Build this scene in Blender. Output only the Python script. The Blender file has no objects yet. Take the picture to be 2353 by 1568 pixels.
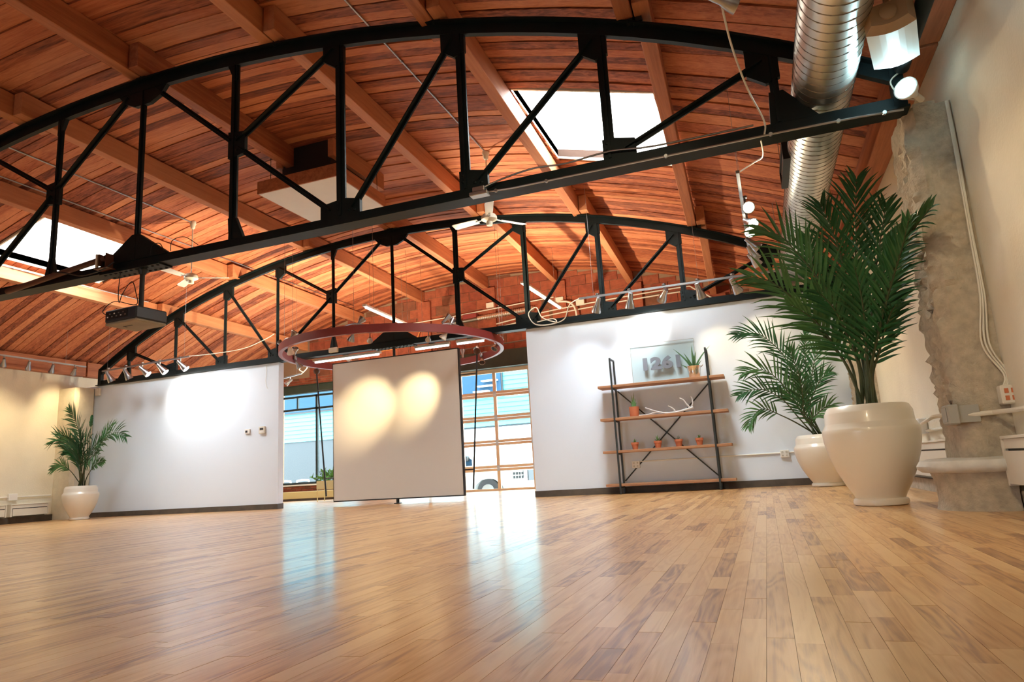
import bpy, bmesh, math, random
from mathutils import Vector, Matrix
PI = math.pi
V = Vector
SC = bpy.context.scene
COL = SC.collection
rnd = random.Random(7)

# ------------------------------------------------------------------ camera
CAM = V((6.573, 0.0, 0.453))
FPX = 1552.95
YAW, PIT, ROL = (0.344612, 0.191484, -0.059281)
_f = V((-math.sin(YAW)*math.cos(PIT), math.cos(YAW)*math.cos(PIT), math.sin(PIT)))
_r0 = V((math.cos(YAW), math.sin(YAW), 0)); _u0 = _r0.cross(_f)
_r = _r0*math.cos(ROL) + _u0*math.sin(ROL); _u = -_r0*math.sin(ROL) + _u0*math.cos(ROL)
cd = bpy.data.cameras.new('camera'); cam = bpy.data.objects.new('camera', cd); COL.objects.link(cam)
cd.sensor_width = 36.0; cd.sensor_fit = 'HORIZONTAL'; cd.lens = FPX/2353*36.0
cd.clip_start = 0.05; cd.clip_end = 300
cam.matrix_world = Matrix(((_r.x, _u.x, -_f.x, CAM.x), (_r.y, _u.y, -_f.y, CAM.y), (_r.z, _u.z, -_f.z, CAM.z), (0, 0, 0, 1)))
SC.camera = cam
# a pixel of the photograph turned into a point on a plane of the room
def ray(px, py): return _r*((px-1176.5)/FPX) - _u*((py-784.0)/FPX) + _f
def atY(px, py, Y): d = ray(px, py); return CAM + d*((Y-CAM.y)/d.y)
def atZ(px, py, Z): d = ray(px, py); return CAM + d*((Z-CAM.z)/d.z)
def atX(px, py, X): d = ray(px, py); return CAM + d*((X-CAM.x)/d.x)

# ------------------------------------------------------------------ room measures (metres)
YN, YF, YB = 5.585, 11.474, 16.72        # near truss, far truss + partition, brick wall
YR = -3.2                                # wall behind the camera
ZB = 3.0675                              # bottom chord of the trusses
XL, XW = -8.5, 8.20                      # side walls
PU = 1.977                               # purlin spacing
def zp(x): return 5.434 - 0.0297*x*x     # underside of the purlins
def deck(x): return zp(x) + 0.34         # underside of the roof boards
def tcl(x): return ZB + 2.207 - 0.0265*x*x - 0.000105*x**4   # lower edge of a top chord
SKY_Y = (7.55, 9.68); SKY_X = ((-5.83, -4.06), (4.06, 5.83))

# ------------------------------------------------------------------ world, exposure, daylight
SC.view_settings.view_transform = 'Standard'; SC.view_settings.look = 'None'
SC.view_settings.gamma = 1.0; SC.view_settings.use_curve_mapping = False
SC.view_settings.exposure = 0.50
SC.cycles.max_bounces = 8; SC.cycles.adaptive_threshold = 0.025
w = bpy.data.worlds.new('overcast_sky'); SC.world = w; w.use_nodes = True
bg = w.node_tree.nodes['Background']; bg.inputs[0].default_value = (0.80, 0.91, 1.0, 1); bg.inputs[1].default_value = 11.0
def area(name, loc, direction, sx, sy, power, color):
    l = bpy.data.lights.new(name, 'AREA'); l.shape = 'RECTANGLE'; l.size = sx; l.size_y = sy; l.energy = power; l.color = color
    o = bpy.data.objects.new(name, l); COL.objects.link(o); o.location = loc
    o.rotation_euler = V(direction).to_track_quat('-Z', 'Y').to_euler(); return o
# fill lamp added behind the camera for daylight from an assumed, unseen shop window
area('rear_daylight_fill', (0.0, YR+0.25, 1.75), (0, 1, -0.02), 2.8, 1.4, 12, (0.76, 0.88, 1.0))
# daylight falling through the two roof lights
for sx in SKY_X:
    area('skylight_daylight', ((sx[0]+sx[1])/2, sum(SKY_Y)/2, deck(4.9)+0.80), (0, 0, -1), 1.6, 2.0, 150, (0.93, 0.97, 1.0))
WARM = (1.0, 0.80, 0.50)
def spot(name, loc, target, power, angle=60, blend=0.8, color=WARM, size=0.035, parent=None):
    l = bpy.data.lights.new(name, 'SPOT'); l.energy = power; l.spot_size = math.radians(angle); l.spot_blend = blend
    l.color = color; l.shadow_soft_size = size
    o = bpy.data.objects.new(name, l); COL.objects.link(o); o.location = loc
    o.rotation_euler = (V(target)-V(loc)).to_track_quat('-Z', 'Y').to_euler()
    return o

# ------------------------------------------------------------------ mesh helpers
ORG = {}
class MB:
    def __init__(s): s.v = []; s.f = []; s.tone = None
    def add(s, vs, fs):
        b = len(s.v); s.v += [tuple(p) for p in vs]; s.f += [tuple(b+i for i in f) for f in fs]; return s
    def box(s, c, d, rz=0.0, M=None):
        x, y, z = d[0]/2, d[1]/2, d[2]/2
        P = [V((a, b, e)) for e in (-z, z) for b in (-y, y) for a in (-x, x)]
        R = M if M is not None else Matrix.Rotation(rz, 3, 'Z')
        return s.add([V(c)+R@p for p in P], [(0, 2, 3, 1), (4, 5, 7, 6), (0, 1, 5, 4), (2, 6, 7, 3), (0, 4, 6, 2), (1, 3, 7, 5)])
    def bounds(s, x0, x1, y0, y1, z0, z1): return s.box(((x0+x1)/2, (y0+y1)/2, (z0+z1)/2), (x1-x0, y1-y0, z1-z0))
    def beam(s, p0, p1, w_, h_, up=(0, 0, 1)):
        p0, p1 = V(p0), V(p1); t = (p1-p0); L = t.length; t.normalize(); side = t.cross(V(up))
        if side.length < 1e-4: side = t.cross(V((0, 1, 0)))
        side.normalize(); u = side.cross(t)
        M = Matrix((t, side, u)).transposed()
        return s.box((p0+p1)/2, (L, w_, h_), M=M)
    def tube(s, pts, r, n=8, caps=True):
        pts = [V(p) for p in pts]; m = len(pts); rr = r if isinstance(r, (list, tuple)) else [r]*m
        rings = []; nrm = None
        for i, p in enumerate(pts):
            t = (pts[min(i+1, m-1)]-pts[max(i-1, 0)]).normalized()
            if nrm is None:
                nrm = t.orthogonal().normalized()
            else:
                nrm = (nrm - t*nrm.dot(t))
                if nrm.length < 1e-6: nrm = t.orthogonal()
                nrm.normalize()
            b = t.cross(nrm)
            rings += [p + (nrm*math.cos(2*PI*k/n)+b*math.sin(2*PI*k/n))*rr[i] for k in range(n)]
        fs = [(i*n+k, i*n+(k+1) % n, (i+1)*n+(k+1) % n, (i+1)*n+k) for i in range(m-1) for k in range(n)]
        if caps: fs += [tuple(reversed(range(n))), tuple((m-1)*n+k for k in range(n))]
        return s.add(rings, fs)
    def lathe(s, prof, n=24, c=(0, 0, 0), M=None):
        R = M if M is not None else Matrix.Identity(3); c = V(c); vs = []
        for (r, z) in prof:
            for k in range(n):
                vs.append(c + R@V((r*math.cos(2*PI*k/n), r*math.sin(2*PI*k/n), z)))
        m = len(prof)
        fs = [(i*n+k, i*n+(k+1) % n, (i+1)*n+(k+1) % n, (i+1)*n+k) for i in range(m-1) for k in range(n)]
        if prof[0][0] > 1e-5: fs.append(tuple(reversed(range(n))))
        if prof[-1][0] > 1e-5 and abs(prof[-1][1]-prof[-2][1]) > 1e-6: fs.append(tuple((m-1)*n+k for k in range(n)))
        return s.add(vs, fs)
    def prism(s, poly, y0, y1):          # polygon in XZ pushed along Y
        n = len(poly); vs = [(x, y0, z) for x, z in poly]+[(x, y1, z) for x, z in poly]
        fs = [tuple(range(n)), tuple(reversed(range(n, 2*n)))]+[(i, i+n, (i+1) % n+n, (i+1) % n) for i in range(n)]
        return s.add(vs, fs)
    def build(s, name, mat, parent=None, smooth=False, kind=None, bevel=0.0, local=False, tone=None):
        org = V((0, 0, 0))
        if parent is not None: org = ORG.get(parent.name, V((0, 0, 0)))
        elif s.v:
            lo = V([min(p[i] for p in s.v) for i in range(3)]); hi = V([max(p[i] for p in s.v) for i in range(3)])
            org = V(((lo.x+hi.x)/2, (lo.y+hi.y)/2, lo.z))
        if local: vs = s.v
        else: vs = [(p[0]-org.x, p[1]-org.y, p[2]-org.z) for p in s.v]
        me = bpy.data.meshes.new(name); me.from_pydata(vs, [], s.f); me.update()
        bm = bmesh.new(); bm.from_mesh(me)
        bmesh.ops.recalc_face_normals(bm, faces=bm.faces[:])
        if bevel: bmesh.ops.bevel(bm, geom=bm.edges[:], offset=bevel, segments=1, affect='EDGES', clamp_overlap=True)
        bm.to_mesh(me); bm.free()
        if mat: me.materials.append(mat)
        if tone is not None:
            a = me.color_attributes.new('tone', 'FLOAT_COLOR', 'POINT')
            if isinstance(tone, list): a.data.foreach_set('color', tone)
            else: a.data.foreach_set('color', list(tone)*len(me.vertices))
        if smooth:
            me.polygons.foreach_set('use_smooth', [True]*len(me.polygons)); me.set_sharp_from_angle(angle=math.radians(42))
        o = bpy.data.objects.new(name, me); COL.objects.link(o)
        if parent is not None: o.parent = parent
        else: o.location = org
        ORG[o.name] = org
        if kind: o['kind'] = kind
        return o
def tag(o, label, cat, group=None):
    o['label'] = label; o['category'] = cat
    if group: o['group'] = group
    return o
def thing(name, loc, label, cat, group=None):
    o = bpy.data.objects.new(name, None); COL.objects.link(o); o.location = loc; o.empty_display_size = 0.1
    ORG[o.name] = V(loc); return tag(o, label, cat, group)
def keep(l, parent):                      # hang a lamp's light under its head
    l.location = V(l.location)-ORG[parent.name]; l.parent = parent
def copy_tree(o, parent=None):
    c = o.copy(); COL.objects.link(c); ORG[c.name] = ORG.get(o.name, V((0, 0, 0)))
    if parent is not None: c.parent = parent
    for ch in list(o.children): copy_tree(ch, c)
    return c
def arc(p, q, sag, n=8, up=(0, 0, 1)):
    p, q = V(p), V(q)
    return [p.lerp(q, i/n) - V(up)*sag*4*(i/n)*(1-i/n) for i in range(n+1)]
def smoothpts(P, n=6):
    P = [V(p) for p in P]; out = []
    for i in range(len(P)-1):
        a, b, c, d = P[max(i-1, 0)], P[i], P[i+1], P[min(i+2, len(P)-1)]
        for k in range(n):
            t = k/n; out.append(0.5*((2*b)+(c-a)*t+(2*a-5*b+4*c-d)*t*t+(-a+3*b-3*c+d)*t**3))
    return out+[P[-1]]

# ------------------------------------------------------------------ materials
def nt(name):
    m = bpy.data.materials.new(name); m.use_nodes = True; t = m.node_tree
    return m, t, t.nodes['Principled BSDF']
def N(t, kind, **kw):
    n = t.nodes.new(kind)
    for k, v in kw.items(): setattr(n, k, v)
    return n
def pm(name, col, rough=0.5, metal=0.0, var=0.0, vscale=4.0, bump=0.0, bscale=60.0, coat=0.0, spec=0.5, stretch=None):
    m, t, b = nt(name); L = t.links.new
    b.inputs['Base Color'].default_value = (*col, 1); b.inputs['Roughness'].default_value = rough; b.inputs['Metallic'].default_value = metal
    b.inputs['Specular IOR Level'].default_value = spec
    b.inputs['Coat Weight'].default_value = coat; b.inputs['Coat Roughness'].default_value = 0.08
    tc = N(t, 'ShaderNodeTexCoord'); src = tc.outputs['Object']
    if stretch:
        mp = N(t, 'ShaderNodeMapping'); mp.inputs['Scale'].default_value = stretch; L(src, mp.inputs[0]); src = mp.outputs[0]
    if var:
        n = N(t, 'ShaderNodeTexNoise'); n.inputs['Scale'].default_value = vscale; n.inputs['Detail'].default_value = 6; L(src, n.inputs['Vector'])
        r = N(t, 'ShaderNodeMapRange'); r.inputs[1].default_value = 0.3; r.inputs[2].default_value = 0.7; r.inputs[3].default_value = 1-var; r.inputs[4].default_value = 1+var
        L(n.outputs[0], r.inputs[0])
        mx = N(t, 'ShaderNodeMix', data_type='RGBA', blend_type='MULTIPLY'); mx.inputs[0].default_value = 1; mx.inputs[6].default_value = (*col, 1)
        L(r.outputs[0], mx.inputs[7]); L(mx.outputs[2], b.inputs['Base Color'])
    if bump:
        n = N(t, 'ShaderNodeTexNoise'); n.inputs['Scale'].default_value = bscale; n.inputs['Detail'].default_value = 4; L(src, n.inputs['Vector'])
        bp = N(t, 'ShaderNodeBump'); bp.inputs['Strength'].default_value = bump; bp.inputs['Distance'].default_value = 0.01
        L(n.outputs[0], bp.inputs['Height']); L(bp.outputs[0], b.inputs['Normal'])
    return m
def em(name, col, strength):
    m, t, b = nt(name); b.inputs['Base Color'].default_value = (*col, 1)
    b.inputs['Emission Color'].default_value = (*col, 1); b.inputs['Emission Strength'].default_value = strength; return m
def wood(name, dark, mid, light, along, rough=0.6, coat=0.0, grain=1.0, streak=(1.2, 26), bump=0.25, tonelo=-0.15, tonehi=0.5, gloss_noise=0.0):
    """boards: a 'tone' colour on each board (r lightness, g b where in the log it was cut); along = axis the grain runs"""
    m, t, b = nt(name); L = t.links.new
    at = N(t, 'ShaderNodeAttribute', attribute_name='tone'); sep = N(t, 'ShaderNodeSeparateColor'); L(at.outputs['Color'], sep.inputs[0])
    geo = N(t, 'ShaderNodeNewGeometry')
    off = N(t, 'ShaderNodeVectorMath', operation='SCALE'); L(at.outputs['Color'], off.inputs[0]); off.inputs['Scale'].default_value = 37.0
    ad = N(t, 'ShaderNodeVectorMath', operation='ADD'); L(geo.outputs['Position'], ad.inputs[0]); L(off.outputs[0], ad.inputs[1])
    mp = N(t, 'ShaderNodeMapping'); sc = [streak[1]]*3; sc[along] = streak[0]; mp.inputs['Scale'].default_value = sc; L(ad.outputs[0], mp.inputs[0])
    n1 = N(t, 'ShaderNodeTexNoise'); n1.inputs['Scale'].default_value = 1.0; n1.inputs['Detail'].default_value = 7; n1.inputs['Roughness'].default_value = 0.62; n1.inputs['Distortion'].default_value = 0.6
    L(mp.outputs[0], n1.inputs['Vector'])
    # cathedral rings
    mp2 = N(t, 'ShaderNodeMapping'); sc2 = [9.0]*3; sc2[along] = 1.1; mp2.inputs['Scale'].default_value = sc2; L(ad.outputs[0], mp2.inputs[0])
    n2 = N(t, 'ShaderNodeTexNoise'); n2.inputs['Scale'].default_value = 1.0; n2.inputs['Detail'].default_value = 2; L(mp2.outputs[0], n2.inputs['Vector'])
    mm = N(t, 'ShaderNodeMath', operation='MULTIPLY'); mm.inputs[1].default_value = 60.0; L(n2.outputs[0], mm.inputs[0])
    sn = N(t, 'ShaderNodeMath', operation='SINE'); L(mm.outputs[0], sn.inputs[0])
    ab = N(t, 'ShaderNodeMapRange'); ab.inputs[1].default_value = -1; ab.inputs[2].default_value = 1; ab.inputs[3].default_value = 0; ab.inputs[4].default_value = 0.16*grain; L(sn.outputs[0], ab.inputs[0])
    s1 = N(t, 'ShaderNodeMapRange'); s1.inputs[1].default_value = 0.25; s1.inputs[2].default_value = 0.75; s1.inputs[3].default_value = 0.0; s1.inputs[4].default_value = 0.55; L(n1.outputs[0], s1.inputs[0])
    a1 = N(t, 'ShaderNodeMath', operation='ADD'); L(s1.outputs[0], a1.inputs[0]); L(ab.outputs[0], a1.inputs[1])
    tn = N(t, 'ShaderNodeMapRange'); tn.inputs[3].default_value = tonelo; tn.inputs[4].default_value = tonehi; L(sep.outputs[0], tn.inputs[0])
    a2 = N(t, 'ShaderNodeMath', operation='ADD'); L(a1.outputs[0], a2.inputs[0]); L(tn.outputs[0], a2.inputs[1])
    cr = N(t, 'ShaderNodeValToRGB'); e = cr.color_ramp.elements
    e[0].position = 0.08; e[0].color = (*dark, 1); e[1].position = 0.92; e[1].color = (*light, 1)
    k = e.new(0.45); k.color = (*mid, 1)
    L(a2.outputs[0], cr.inputs[0]); L(cr.outputs[0], b.inputs['Base Color'])
    b.inputs['Roughness'].default_value = rough; b.inputs['Coat Weight'].default_value = coat; b.inputs['Coat Roughness'].default_value = 0.16
    if gloss_noise:
        gr = N(t, 'ShaderNodeMapRange'); gr.inputs[3].default_value = rough-gloss_noise; gr.inputs[4].default_value = rough+gloss_noise; L(n1.outputs[0], gr.inputs[0]); L(gr.outputs[0], b.inputs['Roughness'])
    bp = N(t, 'ShaderNodeBump'); bp.inputs['Strength'].default_value = bump; bp.inputs['Distance'].default_value = 0.004
    L(a1.outputs[0], bp.inputs['Height']); L(bp.outputs[0], b.inputs['Normal'])
    return m
M = {}
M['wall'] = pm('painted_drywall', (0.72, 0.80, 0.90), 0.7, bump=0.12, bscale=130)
M['plaster'] = pm('painted_plaster_wall', (0.75, 0.70, 0.575), 0.75, bump=0.35, bscale=45, var=0.03, vscale=3)
M['roofwood'] = wood('red_fir_roof_boards', (0.13, 0.026, 0.011), (0.45, 0.125, 0.050), (0.66, 0.255, 0.11), 0, rough=0.72, grain=0.5, streak=(0.7, 22), bump=0.9)
M['beamwood'] = wood('fir_roof_beam', (0.30, 0.095, 0.042), (0.49, 0.18, 0.08), (0.62, 0.27, 0.125), 1, rough=0.65, grain=0.35, streak=(0.7, 14), bump=0.25)
M['floorwood'] = wood('oak_floor_boards', (0.27, 0.115, 0.038), (0.62, 0.325, 0.115), (0.77, 0.485, 0.215), 1, rough=0.34, coat=0.40, grain=1.3, streak=(2.0, 55), bump=0.06, tonelo=-0.22, tonehi=0.60, gloss_noise=0.05)
M['shelfwood'] = wood('reclaimed_shelf_board', (0.22, 0.09, 0.04), (0.38, 0.18, 0.085), (0.50, 0.26, 0.13), 0, rough=0.6, grain=0.6)
M['joint'] = pm('dark_joint', (0.05, 0.022, 0.012), 0.9)
M['steel'] = pm('dark_green_painted_steel', (0.0048, 0.0105, 0.0118), 0.5, spec=0.22, var=0.25, vscale=3, bump=0.08, bscale=25)
M['black'] = pm('black_steel', (0.012, 0.013, 0.013), 0.45)
M['shelfsteel'] = pm('blackened_shelf_steel', (0.016, 0.02, 0.018), 0.5, var=0.2)
M['galv'] = pm('galvanised_duct', (0.70, 0.69, 0.65), 0.36, metal=1.0, var=0.10, vscale=1.6, bump=0.03, bscale=5)
M['seam'] = pm('duct_seam', (0.24, 0.23, 0.21), 0.4, metal=1.0)
M['conduit'] = pm('steel_conduit', (0.42, 0.43, 0.44), 0.38, metal=1.0)
M['chrome'] = pm('brushed_lamp_metal', (0.42, 0.44, 0.47), 0.3, metal=1.0)
M['concrete'] = pm('rough_concrete', (0.45, 0.39, 0.30), 0.92, var=0.16, vscale=16, bump=1.0, bscale=48)
M['columncream'] = pm('smooth_cream_concrete', (0.62, 0.56, 0.43), 0.85, var=0.08, vscale=6, bump=0.3, bscale=30)
M['curb'] = pm('dark_baseboard', (0.085, 0.068, 0.052), 0.7, var=0.25, vscale=6)
M['cream'] = pm('cream_enamel', (0.72, 0.69, 0.60), 0.45, var=0.03)
M['white'] = pm('white_plastic', (0.80, 0.79, 0.75), 0.4)
M['pot'] = pm('glazed_cream_pot', (0.82, 0.76, 0.64), 0.3, coat=0.3, var=0.03, vscale=2)
M['soil'] = pm('potting_soil', (0.045, 0.03, 0.02), 0.95, bump=1.0, bscale=60)
M['terra'] = pm('terracotta', (0.56, 0.17, 0.075), 0.8, var=0.1)
M['succ'] = pm('succulent_green', (0.13, 0.27, 0.09), 0.5, var=0.2, vscale=20)
M['succgrey'] = pm('grey_succulent', (0.25, 0.28, 0.25), 0.55)
M['aloe'] = pm('aloe_green', (0.07, 0.17, 0.07), 0.45, var=0.15, vscale=12)
M['leaf'] = pm('palm_leaflet_green', (0.020, 0.105, 0.030), 0.42, var=0.35, vscale=5)
M['leaflit'] = pm('palm_leaflet_lit_green', (0.060, 0.17, 0.045), 0.45, var=0.3, vscale=5)  # lit copy of the leaflet green: light on these fronds painted in
M['stem'] = pm('palm_stem', (0.055, 0.075, 0.028), 0.6, var=0.3, vscale=10)
M['red'] = pm('dull_red_ring_paint', (0.25, 0.040, 0.038), 0.45, var=0.08)
M['screen'] = pm('screen_panel_paint', (0.71, 0.675, 0.625), 0.6)
M['bulb'] = em('lit_warm_bulb', (1.0, 0.90, 0.68), 14)
M['coolbulb'] = em('lit_cool_bulb', (0.72, 0.95, 1.0), 14)
M['tubelamp'] = em('lit_fluorescent_tube', (0.93, 0.97, 1.0), 3.0)
M['offbulb'] = pm('unlit_lamp_face', (0.55, 0.54, 0.52), 0.3)
def glass(name, tint=(0.93, 0.98, 0.98), rough=0.0):
    m, t, b = nt(name); L = t.links.new
    g = N(t, 'ShaderNodeBsdfGlossy'); g.inputs['Roughness'].default_value = 0.02
    tr = N(t, 'ShaderNodeBsdfTransparent'); tr.inputs[0].default_value = (*tint, 1)
    fr = N(t, 'ShaderNodeFresnel'); fr.inputs[0].default_value = 1.35; ge = N(t, 'ShaderNodeNewGeometry')
    fm = N(t, 'ShaderNodeMath', operation='SUBTRACT', use_clamp=True); L(fr.outputs[0], fm.inputs[0]); L(ge.outputs['Backfacing'], fm.inputs[1])
    mx = N(t, 'ShaderNodeMixShader'); L(fm.outputs[0], mx.inputs[0]); L(tr.outputs[0], mx.inputs[1]); L(g.outputs[0], mx.inputs[2])
    L(mx.outputs[0], t.nodes['Material Output'].inputs[0]); return m
M['glass'] = glass('window_glass'); M['plate'] = glass('sign_glass', (0.91, 0.945, 0.935))
M['doorframe'] = pm('cream_door_frame', (0.74, 0.60, 0.43), 0.5)
M['winframe'] = pm('dark_window_frame', (0.02, 0.035, 0.035), 0.45)
M['lintel'] = pm('dark_green_lintel', (0.035, 0.05, 0.035), 0.6, var=0.15)
M['cable'] = pm('white_cable', (0.70, 0.67, 0.58), 0.5)
M['blackcable'] = pm('black_cable', (0.012, 0.012, 0.013), 0.5)
M['silver'] = pm('silver_bucket', (0.80, 0.78, 0.76), 0.22, metal=1.0)
M['bone'] = pm('antler_bone', (0.72, 0.68, 0.64), 0.5, var=0.12, vscale=8)
M['projbody'] = pm('dark_projector_body', (0.028, 0.036, 0.044), 0.45)
M['projbase'] = pm('projector_underside', (0.28, 0.23, 0.15), 0.55, var=0.15)
M['tubebrown'] = pm('brown_painted_tube', (0.11, 0.045, 0.028), 0.5)
M['panelwhite'] = pm('white_ceiling_panel', (0.74, 0.70, 0.66), 0.6, var=0.02)
M['wellwhite'] = pm('whitewashed_skylight_boards', (0.82, 0.78, 0.68), 0.7, var=0.06, vscale=5)
M['teal'] = pm('teal_siding', (0.07, 0.36, 0.42), 0.6)
M['farglass'] = pm('dark_blue_glazing', (0.02, 0.055, 0.10), 0.5, spec=0.1)
M['fargrey'] = pm('grey_render', (0.050, 0.056, 0.060), 0.8)
M['farwhite'] = pm('white_paint', (0.85, 0.85, 0.83), 0.5)
M['tyre'] = pm('tyre_rubber', (0.03, 0.03, 0.032), 0.8)
M['drive'] = pm('pale_concrete_drive', (0.62, 0.61, 0.58), 0.9, var=0.06)
M['plantgreen'] = pm('bright_plant_green', (0.12, 0.36, 0.07), 0.5, var=0.3, vscale=14)
M['yellow'] = pm('pale_yellow_planter', (0.72, 0.62, 0.30), 0.5)
M['speaker'] = pm('white_speaker_cabinet', (0.70, 0.76, 0.74), 0.5); M['speakertan'] = pm('tan_speaker_end', (0.36, 0.26, 0.17), 0.6)
M['letter'] = pm('brushed_silver_letter', (0.22, 0.245, 0.29), 0.45, metal=0.1)
M['boxgrey'] = pm('grey_box_paint', (0.36, 0.36, 0.33), 0.55)
M['orange'] = pm('orange_cable', (0.62, 0.22, 0.05), 0.5)
def brickmat(name, cols):
    m, t, b = nt(name); L = t.links.new
    at = N(t, 'ShaderNodeAttribute', attribute_name='tone'); sep = N(t, 'ShaderNodeSeparateColor'); L(at.outputs['Color'], sep.inputs[0])
    cr = N(t, 'ShaderNodeValToRGB'); e = cr.color_ramp.elements; e[0].color = (*cols[0], 1); e[1].color = (*cols[2], 1); k = e.new(0.22); k.color = (*cols[1], 1)
    L(sep.outputs[0], cr.inputs[0])
    geo = N(t, 'ShaderNodeNewGeometry'); n = N(t, 'ShaderNodeTexNoise'); n.inputs['Scale'].default_value = 7; n.inputs['Detail'].default_value = 5; L(geo.outputs['Position'], n.inputs['Vector'])
    r = N(t, 'ShaderNodeMapRange'); r.inputs[1].default_value = 0.3; r.inputs[2].default_value = 0.7; r.inputs[3].default_value = 0.75; r.inputs[4].default_value = 1.2; L(n.outputs[0], r.inputs[0])
    mx = N(t, 'ShaderNodeMix', data_type='RGBA', blend_type='MULTIPLY'); mx.inputs[0].default_value = 1; L(cr.outputs[0], mx.inputs[6]); L(r.outputs[0], mx.inputs[7]); L(mx.outputs[2], b.inputs['Base Color'])
    b.inputs['Roughness'].default_value = 0.85
    wv = N(t, 'ShaderNodeTexWave'); wv.bands_direction = 'Z'; wv.inputs['Scale'].default_value = 11; wv.inputs['Distortion'].default_value = 0.3; L(geo.outputs['Position'], wv.inputs['Vector'])
    bp = N(t, 'ShaderNodeBump'); bp.inputs['Strength'].default_value = 0.35; bp.inputs['Distance'].default_value = 0.006; L(wv.outputs[0], bp.inputs['Height']); L(bp.outputs[0], b.inputs['Normal'])
    return m
M['tile'] = brickmat('hollow_clay_tile', ((0.17, 0.085, 0.042), (0.25, 0.052, 0.026), (0.34, 0.088, 0.04)))
M['mortar'] = pm('grey_tan_mortar', (0.30, 0.19, 0.12), 0.95, bump=0.4)
# ================================================================== THE ROOM
def tone(): return (rnd.random(), rnd.random(), rnd.random(), 1.0)
# ---- floor: slab plus oak strips
fl = MB().bounds(XL-0.2, XW+0.2, YR-0.2, YB+0.35, -0.20, -0.018).build('floor', M['joint'], kind='structure')
BW = 0.067
boards = []
x = XL+0.01; row = 0
while x < XW-0.01:
    y = YR+rnd.uniform(-0.8, 0)
    while y < YB-0.02:
        Lb = rnd.choice((0.28, 0.40, 0.55, 0.70, 0.95, 1.25))*rnd.uniform(0.9, 1.1)
        y0, y1 = max(y, YR), min(y+Lb, YB+0.02)
        if y1-y0 > 0.03: boards.append((x, y0, y1))
        y += Lb
    x += BW
def in_view(p):
    d = p-CAM; z = d.dot(_f)
    if z < 0.3: return None
    px, py = 1176.5+FPX*d.dot(_r)/z, 784-FPX*d.dot(_u)/z
    return z if -60 < px < 2413 and py < 1640 else None
sc = []
for i, (bx, y0, y1) in enumerate(boards):
    z = in_view(V((bx+BW/2, (y0+y1)/2, 0))) or in_view(V((bx+BW/2, y1, 0)))
    if z: sc.append((z*z/(y1-y0)**0.5, i))
near = set(i for _, i in sorted(sc)[:300])
big = MB(); bt = []
for i, (bx, y0, y1) in enumerate(boards):
    zt = rnd.uniform(-0.0003, 0.0003); g = 0.0004
    mb = MB() if i in near else big
    x0, x1 = bx+g, bx+BW-g
    c = 0.0008
    vs = [(x0, y0+g, -0.02), (x1, y0+g, -0.02), (x1, y1-g, -0.02), (x0, y1-g, -0.02), (x0, y0+g, zt), (x1, y0+g, zt), (x1, y1-g, zt), (x0, y1-g, zt)]
    mb.add(vs, [(4, 5, 6, 7), (0, 1, 5, 4), (1, 2, 6, 5), (2, 3, 7, 6), (3, 0, 4, 7)])
    tt = tone()
    tt = (min(1, max(0, rnd.gauss(0.47, 0.25))), tt[1], tt[2], 1.0)
    if i in near: mb.build('floor_board', M['floorwood'], fl, tone=tt)
    else: bt += list(tt)*8
big.build('floor_boards', M['floorwood'], fl, kind='stuff', tone=bt)

# ---- side walls
def wall(name, boxes, mat):
    m = MB()
    for b in boxes: m.bounds(*b)
    return m.build(name, mat, kind='structure')
wall('wall_left', [(XL-0.2, XL, YR, YB+0.3, -0.2, 3.64)], M['plaster'])
wall('wall_right', [(XW, XW+0.2, YR, YB+0.3, -0.2, 3.70)], M['plaster'])
XPL, XPR = -2.74, 2.743
PT = ZB-0.075
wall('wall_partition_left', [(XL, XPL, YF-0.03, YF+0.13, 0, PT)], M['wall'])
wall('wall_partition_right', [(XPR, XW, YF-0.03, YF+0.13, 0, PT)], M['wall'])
for nm, b in (('baseboard_partition_left', (XL, XPL+0.012, YF-0.045, YF-0.0305, 0, 0.105)), ('baseboard_partition_right', (XPR-0.012, XW, YF-0.045, YF-0.0305, 0, 0.105))):
    m = MB().bounds(*b)
    if 'left' in nm: m.bounds(XPL+0.0005, XPL+0.012, YF-0.03, YF+0.13, 0, 0.105)
    else: m.bounds(XPR-0.012, XPR-0.0005, YF-0.03, YF+0.13, 0, 0.105)
    m.build(nm, M['curb'], kind='structure')
MB().bounds(XL+0.0005, XL+0.05, YR, YF-0.05, 0, 0.13).build('baseboard_left', M['curb'], kind='structure')
MB().bounds(XW-0.05, XW-0.0005, YR, YF-0.05, 0, 0.13).build('baseboard_right', M['concrete'], kind='structure')
# the street front behind the camera: a wall with an assumed opening sized for its light
wall('wall_front', [(XL, XW, YR-0.2, YR, 0, 0.8), (XL, -1.2, YR-0.2, YR, 0.8, 2.5), (1.2, XW, YR-0.2, YR, 0.8, 2.5), (XL, XW, YR-0.2, YR, 2.5, 3.66)], M['plaster'])
poly = [(XL, 3.66)]+[(XL+(XW-XL)*i/24, deck(XL+(XW-XL)*i/24)+0.03) for i in range(25)]+[(XW, 3.66)]
MB().prism(poly, YR-0.2, YR).build('wall_front_gable', M['plaster'], kind='structure')

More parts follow.
